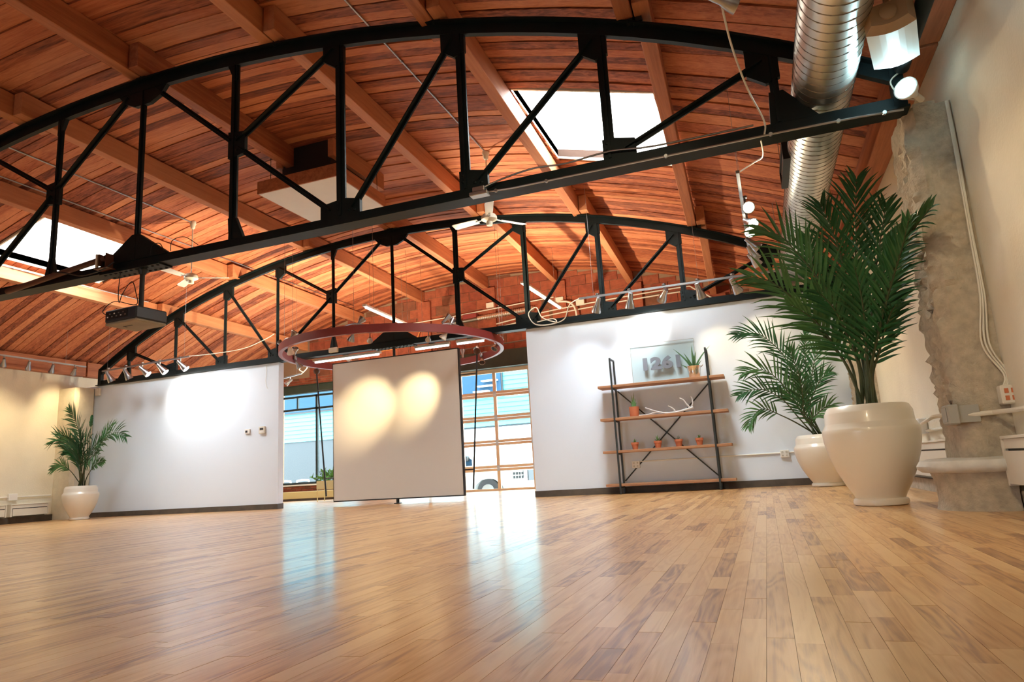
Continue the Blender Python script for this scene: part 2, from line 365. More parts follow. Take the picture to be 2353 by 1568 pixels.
# ---- roof deck with two roof lights
def shell(m, x0, x1, y0, y1, off, th, n):
    P = [x0+(x1-x0)*i/n for i in range(n+1)]; vs = []
    for xx in P:
        z = deck(xx)+off; vs += [(xx, y0, z), (xx, y1, z), (xx, y0, z+th), (xx, y1, z+th)]
    fs = []
    for i in range(n):
        a, b = 4*i, 4*i+4
        fs += [(a, a+1, b+1, b), (a+2, b+2, b+3, a+3), (a, b, b+2, a+2), (a+1, a+3, b+3, b+1)]
    fs += [(0, 2, 3, 1), (4*n, 4*n+1, 4*n+3, 4*n+2)]
    return m.add(vs, fs)
m = MB()
shell(m, XL-0.2, XW+0.2, YR-0.2, SKY_Y[0], 0.032, 0.12, 28); shell(m, XL-0.2, XW+0.2, SKY_Y[1], YB+0.3, 0.032, 0.12, 28)
for a, b, n in ((XL-0.2, SKY_X[0][0], 8), (SKY_X[0][1], SKY_X[1][0], 16), (SKY_X[1][1], XW+0.2, 8)): shell(m, a, b, SKY_Y[0], SKY_Y[1], 0.032, 0.12, n)
ceil = m.build('ceiling', M['joint'], kind='structure')
PW = 0.145; y = 3.55; rest = MB(); restt = []
def plank(m, x0, x1, y0, y1, dz):
    n = max(2, int(round((x1-x0)/0.75))); vs = []
    for i in range(n+1):
        xx = x0+(x1-x0)*i/n; z = deck(xx)+dz; vs += [(xx, y0, z+0.03-dz), (xx, y0, z), (xx, y1, z), (xx, y1, z+0.03-dz)]
    fs = [(4*i+j, 4*i+4+j, 4*i+5+j, 4*i+1+j) for i in range(n) for j in range(3)]+[(0, 1, 2, 3), (4*n, 4*n+3, 4*n+2, 4*n+1)]
    return m.add(vs, fs)
while y < YB-0.05:
    y0, y1 = y+rnd.uniform(0.002, 0.007), y+PW-rnd.uniform(0.002, 0.006); yc = y+PW/2
    if SKY_Y[0]-0.05 < yc < SKY_Y[1]+0.05: segs = [(XL, SKY_X[0][0]), (SKY_X[0][1], SKY_X[1][0]), (SKY_X[1][1], XW)]
    else:
        js = sorted(rnd.sample([-3, -2, -1, 0, 1, 2, 3], 2 if rnd.random() < 0.66 else 3)); e = [XL]+[j*PU+rnd.uniform(-0.03, 0.03) for j in js]+[XW]; segs = list(zip(e[:-1], e[1:]))
    for a, b in segs:
        plank(MB(), a+0.002, b-0.002, y0, min(y1, YB), rnd.uniform(-0.016, 0.008)).build('roof_board', M['roofwood'], ceil, tone=tone())
    y += PW
y = YR
while y < 3.55:
    k = len(rest.v); plank(rest, XL, XW, y+0.003, min(y+PW, 3.55)-0.003, rnd.uniform(-0.005, 0.005)); restt += list(tone())*(len(rest.v)-k); y += PW
rest.build('roof_boards', M['roofwood'], ceil, kind='stuff', tone=restt)
# roof lights: whitewashed board wells under a pane
for i, sx in enumerate(SKY_X):
    z1 = deck(4.9)+0.85; zlo = [deck(sx[0])-0.01, deck(sx[1])-0.01]
    win = MB()
    for (a, b) in ((sx[0]-0.03, sx[0]), (sx[1], sx[1]+0.03)): win.bounds(a, b, SKY_Y[0]-0.03, SKY_Y[1]+0.03, deck((a+b)/2)-0.005, z1)
    wo = win.build('window_%d' % (i+2), M['wellwhite'], kind='structure')
    for (a, b) in ((SKY_Y[0]-0.03, SKY_Y[0]), (SKY_Y[1], SKY_Y[1]+0.03)):
        nb = 5; lo = deck(sx[0]); hi = deck(sx[1])
        for k in range(nb):
            f0, f1 = k/nb, (k+1)/nb; g = 0.004
            poly = [(sx[0], lo+(z1-lo)*f0+g), (sx[1], hi+(z1-hi)*f0+g), (sx[1], hi+(z1-hi)*f1), (sx[0], lo+(z1-lo)*f1)]
            MB().prism(poly, a+rnd.uniform(0, 0.004), b).build('well_board', M['wellwhite'], wo)
    fr = MB()
    for (a, b, c, d) in ((sx[0]-0.06, sx[1]+0.06, SKY_Y[0]-0.06, SKY_Y[0]), (sx[0]-0.06, sx[1]+0.06, SKY_Y[1], SKY_Y[1]+0.06), (sx[0]-0.06, sx[0], SKY_Y[0], SKY_Y[1]), (sx[1], sx[1]+0.06, SKY_Y[0], SKY_Y[1])):
        fr.bounds(a, b, c, d, z1, z1+0.06)
    fr.build('window_frame', M['white'], wo)
    MB().bounds(sx[0], sx[1], SKY_Y[0], SKY_Y[1], z1+0.02, z1+0.03).build('pane', M['glass'], wo)

# ---- brick wall at the back of the building, with window_1 and the garage door
WX0, WX1, WZ0, WZ1 = -7.05, -4.25, 0.46, 3.06
DX0, DX1, DZ1 = -3.08, 2.02, 3.17
m = MB()
poly = [(XL, 3.34)]+[(XL+(XW-XL)*i/24, deck(XL+(XW-XL)*i/24)+0.03) for i in range(25)]+[(XW, 3.34)]
m.prism(poly, YB, YB+0.3)
for b in ((XL, WX0, YB, YB+0.3, -0.2, 3.34), (WX0, WX1, YB, YB+0.3, -0.2, WZ0), (WX1, DX0, YB, YB+0.3, -0.2, 3.34), (DX1, XW, YB, YB+0.3, -0.2, 3.34)): m.bounds(*b)
wb = m.build('wall_back', M['mortar'], kind='structure')
def bricks(x0, x1, z0, z1, L_, H_, name, off, j=0.012):
    k = 0; z = z0
    while z < z1:
        xx = x0-(L_/2 if k % 2 else 0)-off
        while xx < x1:
            a, b = max(xx, x0), min(xx+L_, x1)
            top = min(z+H_, min(deck(a), deck(b))-0.02, z1)
            if b-a > 0.06 and top-z > 0.05:
                t_ = tone(); r_ = t_[0]; t_ = (0.05+0.1*r_ if rnd.random() < 0.16 else 0.3+0.7*r_, 0, 0, 1)
                d = rnd.uniform(0.012, 0.022)
                MB().bounds(a+j/2, b-j/2, YB-d, YB+0.01, z+j/2, top-j/2).build(name, M['tile'], wb, tone=t_)
            xx += L_
        z += H_; k += 1
bricks(-5.9, 7.2, 3.58, 6.0, 0.415, 0.262, 'clay_tile', 0.1)
bricks(-7.3, -4.0, 3.36, 3.58, 0.215, 0.075, 'brick', 0.05)
bricks(-1.4, 2.75, 3.36, 3.58, 0.415, 0.22, 'clay_tile', 0.0)
bricks(WX0, -5.6, 0.26, 0.45, 0.215, 0.075, 'brick', 0.0)
for mm in (-2, -1, 0, 1, 2, 3):
    MB().bounds(mm*PU-0.19, mm*PU+0.19, YB-0.10, YB-0.023, 3.40, zp(mm*PU)-0.001).build('pilaster', M['tile'], wb, tone=(0.85, 0, 0, 1))
# steel headers over the openings
MB().bounds(WX0-0.2, WX1+0.4, YB-0.14, YB-0.001, 3.10, 3.33).bounds(WX0-0.2, WX1+0.4, YB-0.20, YB-0.001, 3.33, 3.35).build('trim_1', M['lintel'], kind='structure')
MB().bounds(DX0-0.3, DX1+0.5, YB-0.16, YB-0.001, 3.20, 3.66).bounds(DX0-0.3, DX1+0.5, YB-0.24, YB-0.001, 3.20, 3.23).build('trim_2', M['lintel'], kind='structure')
# window_1: dark mullioned shop window, transom lights over tall panes
mb = MB(); yy0, yy1 = YB+0.04, YB+0.11
for b in ((WX0, WX1, WZ0, WZ0+0.06), (WX0, WX1, WZ1-0.06, WZ1), (WX0, WX0+0.06, WZ0, WZ1), (WX1-0.06, WX1, WZ0, WZ1), (WX0, WX1, 2.62, 2.68), (-5.73, -5.66, WZ0, WZ1)):
    mb.bounds(b[0], b[1], yy0, yy1, b[2], b[3])
w1 = mb.build('window_1', M['winframe'], kind='structure')
for xm in (-6.38, -5.05): MB().bounds(xm-0.02, xm+0.02, yy0, yy1, 2.68, WZ1-0.06).build('glazing_bar', M['winframe'], w1)
for (a, b, c, d) in ((WX0+0.06, -5.73, WZ0+0.06, 2.62), (-5.66, WX1-0.06, WZ0+0.06, 2.62), (WX0+0.06, -6.4, 2.68, WZ1-0.06), (-6.36, -5.73, 2.68, WZ1-0.06), (-5.66, -5.07, 2.68, WZ1-0.06), (-5.03, WX1-0.06, 2.68, WZ1-0.06)):
    MB().bounds(a, b, YB+0.07, YB+0.078, c, d).build('pane', M['glass'], w1)
MB().bounds(WX0-0.05, WX1+0.05, YB-0.08, YB+0.04, WZ0-0.04, WZ0).build('window_sill', M['farwhite'], w1)
# door_1: sectional garage door, five rows of glazed panels
dm = [DX0+0.02, -2.04, -1.02, -0.02, 0.98, DX1-0.02]; dz = [-0.02, 0.58, 1.24, 1.89, 2.53, 3.17]
d1 = MB().bounds(DX0-0.09, DX0, YB+0.0, YB+0.16, -0.02, DZ1).bounds(DX1, DX1+0.09, YB+0.0, YB+0.16, -0.02, DZ1).bounds(DX0-0.09, DX1+0.09, YB, YB+0.16, DZ1, DZ1+0.03).build('door_1', M['doorframe'], kind='structure')
for r_ in range(5):
    mb = MB(); a, b = dz[r_], dz[r_+1]
    mb.bounds(dm[0]-0.02, dm[-1]+0.02, YB+0.03, YB+0.075, a+0.003, a+0.075).bounds(dm[0]-0.02, dm[-1]+0.02, YB+0.03, YB+0.075, b-0.075, b-0.003)
    for xm in dm: mb.bounds(xm-0.045, xm+0.045, YB+0.03, YB+0.075, a+0.075, b-0.075)
    sec = mb.build('door_section', M['doorframe'], d1)
    for c in range(5): MB().bounds(dm[c]+0.045, dm[c+1]-0.045, YB+0.05, YB+0.057, a+0.075, b-0.075).build('pane', M['glass'], sec)
    if r_ < 4:
        for xm in dm: MB().bounds(xm-0.04, xm+0.04, YB+0.018, YB+0.03, b-0.07, b+0.07).build('hinge', M['galv'], sec)

# ---- roof beams (purlins), lapped side by side over the trusses
names = {-3: 'third beam left of the ridge', -2: 'second beam left of the ridge', -1: 'first beam left of the ridge', 0: 'ridge beam', 1: 'first beam right of the ridge', 2: 'second beam right of the ridge', 3: 'third beam right of the ridge'}
bays = ((YR+0.02, YN+0.25, 'in front of the nearer truss'), (YN-0.25, YF+0.25, 'between the two black trusses'), (YF-0.25, YB-0.03, 'from the farther truss to the brick wall'))
xoff = {-3: 0.10, -1: -0.12}
for mm in range(-3, 4):
    for (a, b, wh) in bays:
        xx = mm*PU; e0 = 0.085; e1 = -0.085
        zc = (zp(xx)+min(deck(xx-0.17), deck(xx+0.17))-0.012)/2; h = min(deck(xx-0.17), deck(xx+0.17))-0.012-zp(xx)
        o = MB().beam((xx+e0, a, zc), (xx+e1, b, zc), 0.145, h).build('roof_beam', M['beamwood'], bevel=0.006, tone=tone())
        tag(o, 'reddish brown timber roof beam, %s, %s' % (names[mm], wh), 'beam', 'timber roof beams')
for side, X0, X1 in (('left', XL+0.0005, XL+0.16), ('right', XW-0.22, XW-0.0005)):
    for (a, b, wh) in ((YR+0.02, YN-0.02, 'nearest bay'), (YN+0.02, YF-0.02, 'middle bay'), (YF+0.02, YB-0.05, 'bay behind the white partition')):
        o = MB().bounds(X0, X1, a, b, 3.27 if side == 'left' else 3.50, min(deck(X0), deck(X1))-0.012).build('wall_beam', M['beamwood'], bevel=0.006, tone=(0.15, rnd.random(), rnd.random(), 1))
        tag(o, 'dark timber beam along the top of the %s wall, %s' % (side, wh), 'beam', 'wall beams')

# ---- concrete columns
def column(x0, x1, y0, y1, top, label, skirt, cm='concrete', rough=1.0):
    cx, cy = (x0+x1)/2, (y0+y1)/2; t = thing('concrete_column', (cx, cy, 0), label, 'column')
    rr = random.Random(int(cx*10+cy*100)); m = MB(); rows = 70; per = []
    ch = 0.07
    P = [(x0+ch, y0), (x1, y0), (x1, y1), (x0+ch, y1), (x0, y1-ch), (x0, y0+ch)] if cx > 0 else [(x0, y0), (x1-ch, y0), (x1, y0+ch), (x1, y1-ch), (x1-ch, y1), (x0, y1)]
    seg = []
    for i in range(len(P)):
        a, b = V((*P[i], 0)), V((*P[(i+1) % len(P)], 0)); n = max(1, int((b-a).length/0.04))
        seg += [a.lerp(b, k/n) for k in range(n)]
    n = len(seg); vs = []
    for r_ in range(rows+1):
        z = top*r_/rows
        for k, p in enumerate(seg):
            dd = (p-V((cx, cy, 0)))
            wallside = (p.x > XW-0.03 or p.x < XL+0.03)
            s = 0 if wallside else rough*rr.gauss(0, 0.008)*(2.4 if (cx > 0 and p.x < x0+0.02 and 0.6 < z < 2.85) else 1.0)
            q = p+dd.normalized()*s; vs.append((min(q.x, XW-0.001) if cx > 0 else max(q.x, XL+0.001), q.y, z))
    fs = [(r_*n+k, r_*n+(k+1) % n, (r_+1)*n+(k+1) % n, (r_+1)*n+k) for r_ in range(rows) for k in range(n)]+[tuple(reversed(range(n))), tuple(rows*n+k for k in range(n))]
    m.add(vs, fs); m.build('shaft', M[cm], t, smooth=True)
    if skirt:
        R0 = 0.40; cxx = XW-R0*0.9
        def half(prof, nm, mat):
            mb = MB(); n2 = 28; vs = []
            for (r_, z) in prof:
                for k in range(n2+1):
                    an = PI/2+PI*k/n2; vs.append((min(cx+0.10+r_*math.cos(an)*1.15, XW-0.002), cy+r_*math.sin(an), z))
            L_ = n2+1; fs = [(i*L_+k, i*L_+k+1, (i+1)*L_+k+1, (i+1)*L_+k) for i in range(len(prof)-1) for k in range(n2)]
            fs += [tuple(range(len(prof)*0, L_)), tuple((len(prof)-1)*L_+k for k in range(L_))]
            return mb.add(vs, fs).build(nm, mat, t, smooth=True)
        half([(0.37, 0), (0.355, 0.06), (0.36, 0.2), (0.38, 0.27)], 'drum_base', M['concrete'])
        half([(0.36, 0.262), (0.42, 0.27), (0.447, 0.295), (0.45, 0.315), (0.43, 0.35), (0.38, 0.365), (0.28, 0.368)], 'rounded_ledge', M['plasterledge'])
    return t
M['plasterledge'] = pm('chipped_white_plaster', (0.62, 0.61, 0.57), 0.8, var=0.12, vscale=9, bump=0.4, bscale=30)
colR = column(7.88, XW-0.001, 5.60, 6.20, 3.03, 'rough concrete column on a rounded white ledge against the right wall', True)
column(7.9, XW-0.001, 10.93, YF-0.035, 3.02, 'rough concrete column in the far right corner, behind the palms', False)
column(XL+0.001, -7.93, 10.95, YF-0.035, 2.93, 'smooth cream concrete column in the left corner behind the palm', False, 'columncream', 0.15)

# ---- bowstring trusses
B14 = 1.4; XE = 7.914
def truss(Y, label):
    t = thing('roof_truss', (0, Y, ZB-0.07), label, 'truss', 'black steel bowstring trusses')
    S = M['steel']; TH = 0.135
    XEND = XE-0.06
    def curve(x0, x1, off, n): return [(x0+(x1-x0)*i/n, tcl(x0+(x1-x0)*i/n)+off) for i in range(n+1)]
    n = 40; lo = curve(-XEND, XEND, 0.0, n); hi = curve(XEND, -XEND, TH, n)
    m = MB()
    for i in range(n):
        (xa, za), (xb, zb) = lo[i], lo[i+1]
        m.add([(xa, Y-0.03, za), (xb, Y-0.03, zb), (xb, Y+0.03, zb), (xa, Y+0.03, za), (xa, Y-0.03, za+TH-0.02), (xb, Y-0.03, zb+TH-0.02), (xb, Y+0.03, zb+TH-0.02), (xa, Y+0.03, za+TH-0.02)],
              [(0, 1, 2, 3), (0, 4, 5, 1), (2, 6, 7, 3)])
        m.add([(xa, Y-0.085, za+TH-0.02), (xb, Y-0.085, zb+TH-0.02), (xb, Y+0.085, zb+TH-0.02), (xa, Y+0.085, za+TH-0.02), (xa, Y-0.085, za+TH), (xb, Y-0.085, zb+TH), (xb, Y+0.085, zb+TH), (xa, Y+0.085, za+TH)],
              [(0, 1, 2, 3), (4, 7, 6, 5), (0, 4, 5, 1), (2, 6, 7, 3)])
    m.build('top_chord', S, t)
    MB().bounds(-XE, XE, Y-0.022, Y+0.022, ZB-0.055, ZB+0.055).bounds(-XE, XE, Y-0.095, Y+0.095, ZB-0.07, ZB-0.052).build('bottom_chord', S, t)
    def mid(s): return (s*B14, ZB+0.055+(tcl(B14)-ZB-0.055)*0.53)
    for k in range(-5, 6):
        wd = {0: 0.06, 1: 0.10, 2: 0.105, 3: 0.095, 4: 0.09, 5: 0.07}[abs(k)] if k >= 0 else {1: 0.06, 2: 0.06, 3: 0.05, 4: 0.05, 5: 0.05}[-k]
        xx = k*B14
        MB().bounds(xx-wd/2, xx+wd/2, Y-0.012, Y+0.012, ZB+0.05, tcl(xx)+0.02).bounds(xx-0.012, xx+0.012, Y-0.035, Y+0.035, ZB+0.056, tcl(xx)).build('post', S, t)
    riv = []
    def plate(poly, th=0.012, nm='gusset_plate', rv=()):
        o = MB().prism(poly, Y-th-0.012, Y+th+0.012).build(nm, S, t)
        if rv:
            r2 = MB()
            for (a, b) in rv:
                r2.lathe([(0.017, 0), (0.015, 0.006), (0.009, 0.011), (0, 0.013)], 8, (a, Y-th-0.012, b), Matrix.Rotation(PI/2, 3, 'X'))
            r2.build('rivets', S, o, smooth=True, kind='stuff')
    for s in (-1, 1):
        mx_, mz_ = mid(s)
        def diag(p, q, wd=0.062): MB().beam((p[0], Y, p[1]), (q[0], Y, q[1]), 0.018, wd, up=(0, 0, 1)).beam((p[0], Y-0.03, p[1]), (q[0], Y-0.03, q[1]), 0.05, 0.012, up=(0, 0, 1)).build('diagonal', S, t)
        diag((s*0.22, tcl(0)-0.04), (mx_-s*0.03, mz_+0.05))
        diag((mx_+s*0.05, mz_+0.03), (s*(2*B14-0.06), tcl(2.8)-0.02))
        diag((mx_+s*0.05, mz_-0.03), (s*(2*B14-0.12), ZB+0.13))
        for k in (2, 3, 4): diag((s*(k*B14+0.14), ZB+0.12), (s*((k+1)*B14-0.07), tcl((k+1)*B14)-0.03))
        plate([(mx_-s*0.07, mz_-0.16), (mx_+s*0.16, mz_-0.13), (mx_+s*0.16, mz_+0.13), (mx_-s*0.07, mz_+0.16)], rv=[(mx_+s*0.05, mz_+0.08), (mx_+s*0.05, mz_-0.08)])
        plate([(mx_-0.035, ZB+0.05), (mx_+s*0.16, ZB+0.05), (mx_+s*0.05, ZB+0.30), (mx_-s*0.05, ZB+0.30)] if s > 0 else [(mx_+0.09, ZB+0.05), (mx_-0.09, ZB+0.05), (mx_-0.03, ZB+0.30), (mx_+0.03, ZB+0.30)])
        plate([(mx_-s*0.11, tcl(B14-0.11)+0.03), (mx_+s*0.04, tcl(B14)+0.03), (mx_+s*0.04, tcl(B14)-0.2), (mx_, tcl(B14)-0.2)])
        for k in (2, 3, 4):
            xx = k*B14; rv = [(s*(xx-0.02), ZB+0.13), (s*(xx-0.02), ZB+0.2), (s*(xx+0.1), ZB+0.1), (s*(xx+0.17), ZB+0.09)]
            x_in = 0.24 if k == 2 else 0.06
            plate([(s*(xx-x_in), ZB-0.04), (s*(xx+0.23), ZB-0.04), (s*(xx+0.23), ZB+0.2), (s*(xx+0.05), ZB+0.24), (s*(xx-x_in), ZB+(0.2 if k == 2 else 0.24))], rv=rv)
        for k in (2, 3, 4, 5):
            xx = k*B14
            plate([(s*(xx-0.20), tcl(xx-0.2)+0.05), (s*(xx+0.055), tcl(xx)+0.04), (s*(xx+0.055), tcl(xx)-0.2), (s*(xx-0.06), tcl(xx)-0.24), (s*(xx-0.20), tcl(xx)-0.14)])
        xx = 5*B14
        plate([(s*(xx-0.07), ZB+0.05), (s*(xx+0.30), ZB+0.05), (s*(xx+0.06), ZB+0.33), (s*(xx-0.05), ZB+0.33)])
        MB().bounds(min(s*(XE-0.09), s*XE), max(s*(XE-0.09), s*XE), Y-0.04, Y+0.04, ZB-0.05, tcl(XE-0.09)+0.10).build('end_plate', S, t)
    plate([(-0.42, tcl(0.42)+0.05), (0.42, tcl(0.42)+0.05), (0.28, tcl(0)-0.12), (0.12, tcl(0)-0.19), (-0.12, tcl(0)-0.19), (-0.30, tcl(0)-0.1)])
    plate([(-0.52, ZB+0.05), (0.52, ZB+0.05), (0.05, ZB+0.36), (-0.05, ZB+0.36)], th=0.02)
    MB().bounds(-0.45, 0.45, Y-0.10, Y+0.10, ZB-0.085, ZB-0.071).build('splice_plate', S, t)
    r2 = MB()
    for k in range(-5, 6):
        for d in (-0.06, 0.06):
            r2.lathe([(0.018, 0), (0.015, -0.008), (0, -0.014)], 8, (k*0.08, Y+d, ZB-0.085))
    r2.build('rivets', S, t, smooth=True, kind='stuff')
    for mm in range(-3, 4):
        xx = mm*PU; z0 = tcl(xx)+TH
        MB().bounds(xx-0.012, xx+0.012, Y-0.07, Y+0.07, z0-0.02, zp(xx)+0.20).bounds(xx-0.07, xx+0.07, Y-0.07, Y+0.07, z0-0.005, zp(xx)-0.002 if zp(xx)-0.002 > z0+0.003 else z0+0.008).build('beam_cleat', M['black'], t)
    return t
truss(YN, 'black riveted steel roof truss nearest the camera, carrying the projector')
truss(YF, 'black riveted steel roof truss farther back, over the white partition')
# ================================================================== CEILING FITTINGS
# ---- spiral duct along the right wall
DXc, DZc, DR = 7.36, 3.39, 0.232
t = thing('ventilation_duct', (DXc, 3.0, DZc-DR), 'large galvanised spiral duct running along the right wall', 'duct')
prof = [(DR, -4.0), (DR, 13.2)]
RY = Matrix(((1, 0, 0), (0, 0, 1), (0, 1, 0)))
MB().lathe([(DR, y) for y in (-2.0, 1.0, 4.0, 7.0, 10.0, 13.2)], 48, (DXc, 0, DZc), RY).build('duct_tube', M['galv'], t, smooth=True)
pts = []; pitch = 0.098; y = 2.2
while y < 12.6:
    for k in range(20):
        a = 2*PI*k/20; pts.append((DXc+(DR+0.001)*math.cos(a), y+pitch*k/20, DZc+(DR+0.001)*math.sin(a)))
    y += pitch
MB().tube(pts, 0.0042, 4).build('spiral_seam', M['seam'], t, smooth=True)
g = MB(); gx = DXc-DR-0.03
ga = atX(1803, 400, gx); gb = atX(1806, 330, gx)
m = MB().bounds(gx-0.02, gx+0.09, 6.75, 7.55, 3.30, 3.33).bounds(gx-0.02, gx+0.09, 6.75, 7.55, 3.47, 3.50).bounds(gx-0.02, gx+0.09, 6.75, 6.78, 3.33, 3.47).bounds(gx-0.02, gx+0.09, 7.52, 7.55, 3.33, 3.47)
gr = m.build('air_grille', M['black'], t)
for k in range(5): MB().bounds(gx-0.005, gx+0.08, 6.78, 7.52, 3.345+k*0.026, 3.351+k*0.026).build('louvre', M['conduit'], gr)
for yy in (4.0, 7.8, 10.6):
    MB().tube([(DXc-DR-0.008, yy, DZc), (DXc-DR-0.008, yy, deck(DXc-DR)-0.005)], 0.004, 6).tube([(DXc+DR+0.008, yy, DZc), (DXc+DR+0.008, yy, deck(DXc+DR)-0.005)], 0.004, 6).build('hanger_rod', M['conduit'], t)

# ---- dark pipe above the right wall, speaker, flood lamp
o = MB().tube([(7.89, y, 3.30) for y in (-2.5, 1.0, 3.0, 4.4, 4.42, 5.45)], [0.05, 0.05, 0.05, 0.05, 0.055, 0.055], 14).build('overhead_pipe', M['steel'], smooth=True)
tag(o, 'shiny dark pipe running under the roof beside the white speaker', 'pipe')
sp0 = atZ(2047, 66, 3.23)
t = thing('loudspeaker', sp0, 'white wedge speaker hanging under the roof beside the dark pipe', 'speaker')
Ms = Matrix.Rotation(math.radians(-13), 3, 'Z') @ Matrix.Rotation(math.radians(2), 3, 'X') @ Matrix(((1, 0, 0), (0, 0, 1), (0, 1, 0)))
def rotpoly(poly, a0, a1, M3, c, k1=1.0):
    n = len(poly); vs = [V(c)+M3@V((x*k1, y*k1, a0)) for x, y in poly]+[V(c)+M3@V((x, y, a1)) for x, y in poly]
    return vs, [tuple(range(n)), tuple(reversed(range(n, 2*n)))]+[(i, i+n, (i+1) % n+n, (i+1) % n) for i in range(n)]
body = [(-0.145, 0.10), (-0.145, -0.075)]+[(-0.145+0.29*i/8, -0.075-0.03*math.sin(PI*i/8)) for i in range(1, 8)]+[(0.145, -0.075), (0.145, 0.10)]
MB().add(*rotpoly(body, -0.15, 0.36, Ms, sp0)).build('cabinet', M['speaker'], t)
MB().add(*rotpoly([(x*1.01, y*1.01) for x, y in body], -0.225, -0.151, Ms, sp0, 0.72)).build('end_cap', M['speakertan'], t)
kn = MB().lathe([(0.0, 0.0), (0.05, 0.0), (0.05, 0.02), (0.025, 0.03), (0, 0.03)], 18, sp0+Ms@V((0.0, 0.0, -0.2255)), Ms@Matrix.Rotation(PI, 3, 'X')).build('mount_knob', M['speakertan'], t, smooth=True)
MB().beam(sp0+V((0, 0, 0.08)), (sp0.x, sp0.y, deck(sp0.x)-0.02), 0.03, 0.03).build('bracket', M['speakertan'], t)
t = thing('flood_lamp', (8.02, 5.62, 3.05), 'cool white reflector flood lamp on top of the concrete column', 'lamp')
L0 = V((8.02, 5.58, 3.06)); Ld = (V((7.0, 4.1, 3.22))-L0).normalized(); MQ = Ld.to_track_quat('Z', 'Y').to_matrix()
MB().lathe([(0, 0), (0.024, 0), (0.024, 0.09), (0.02, 0.095)], 16, L0+Ld*0.02, MQ).build('lamp_holder', M['cream'], t, smooth=True)
MB().lathe([(0.022, 0.095), (0.035, 0.13), (0.068, 0.19), (0.084, 0.235), (0.084, 0.248), (0.075, 0.248)], 24, L0+Ld*0.02, MQ).build('reflector', M['white'], t, smooth=True)
MB().lathe([(0, 0.24), (0.075, 0.24), (0.075, 0.245), (0, 0.247)], 24, L0+Ld*0.02, MQ).build('lamp_face', M['coolbulb'], t)
MB().bounds(7.95, 8.10, 5.60, 5.75, 3.03, 3.055).build('mount_plate', M['concrete'], t)
MB().tube(smoothpts([(7.90, 5.50, 3.30), (7.80, 5.45, 3.20), (7.86, 5.45, 3.06), (7.98, 5.55, 3.06)]), 0.006, 6).build('lead', M['cable'], t)
keep(spot('flood_light', L0+Ld*0.34, (7.2, 4.4, 3.30), 30, 130, 0.5, (0.55, 0.90, 1.0), 0.05), t)

# ---- track lights
def head(t, at_, tgt, lit=True, rail_z=None, scale=1.0, power=0, angle=62, color=WARM):
    at_ = V(at_); d = (V(tgt)-at_).normalized(); MQ = d.to_track_quat('Z', 'Y').to_matrix(); s = scale
    h = MB().lathe([(0, -0.05*s), (0.022*s, -0.048*s), (0.026*s, -0.02*s), (0.028*s, 0.02*s), (0.042*s, 0.06*s), (0.05*s, 0.10*s), (0.05*s, 0.11*s), (0.045*s, 0.11*s)], 18, at_, MQ)
    h.tube([at_+V((0, 0, 0.02)), at_+V((0, 0, 0.085*s))], 0.009*s, 8).lathe([(0, -0.012), (0.02*s, -0.012), (0.02*s, 0.012), (0, 0.012)], 12, at_+V((0, 0, 0.085*s)))
    ho = h.build('lamp_head', M['chrome'], t, smooth=True)
    MB().lathe([(0, 0.098*s), (0.0445*s, 0.098*s), (0.0445*s, 0.106*s), (0, 0.108*s)], 16, at_, MQ).build('lamp_face', M['bulb'] if lit else M['offbulb'], ho)
    if power: keep(spot('track_lamp_light', at_+d*0.14*s, tgt, power, angle, 1.0, color, 0.06), ho)
def rail(t, p0, p1, wires=(), w_=0.036, top=True):
    MB().beam(p0, p1, w_, 0.032).build('rail', M['conduit'], t, bevel=0.003)
    for p in wires: MB().tube([p, (p[0], p[1], deck(p[0])-0.005)], 0.0022, 5).build('hanging_wire', M['conduit'], t)
# right, running away from the camera
Z1 = 3.30
t = thing('track_light', (6.66, 8.4, Z1), 'ceiling track with six lamp heads running away from the camera beside the duct', 'track light', 'track lights')
rail(t, (6.645, 6.84, Z1), (6.70, 10.05, Z1), [(6.65, 7.0, Z1), (6.68, 8.5, Z1)])
for k, (yy, lit, tg) in enumerate(((7.62, True, (7.7, 3.0, 1.2)), (8.12, True, (7.95, 5.85, 1.6)), (8.50, True, (7.2, 2.5, 0.6)), (8.92, True, (8.4, 9.5, 1.5)), (9.32, False, (7.8, 10.5, 1.0)), (9.68, True, (8.3, 11.0, 1.0)))):
    head(t, (6.69+0.012*(yy-7.6), yy, Z1-0.105), tg, lit, scale=1.35, power=(85 if k in (0, 1) else 60 if k in (3, 5) else (45 if k == 2 else 0)), angle=70)
MB().tube(smoothpts([(6.84, YN-0.06, 2.98), (6.86, 6.0, 3.05), (6.80, 6.5, 3.22), (6.66, 6.86, Z1)]), 0.007, 6).build('feed_cable', M['cable'], t)
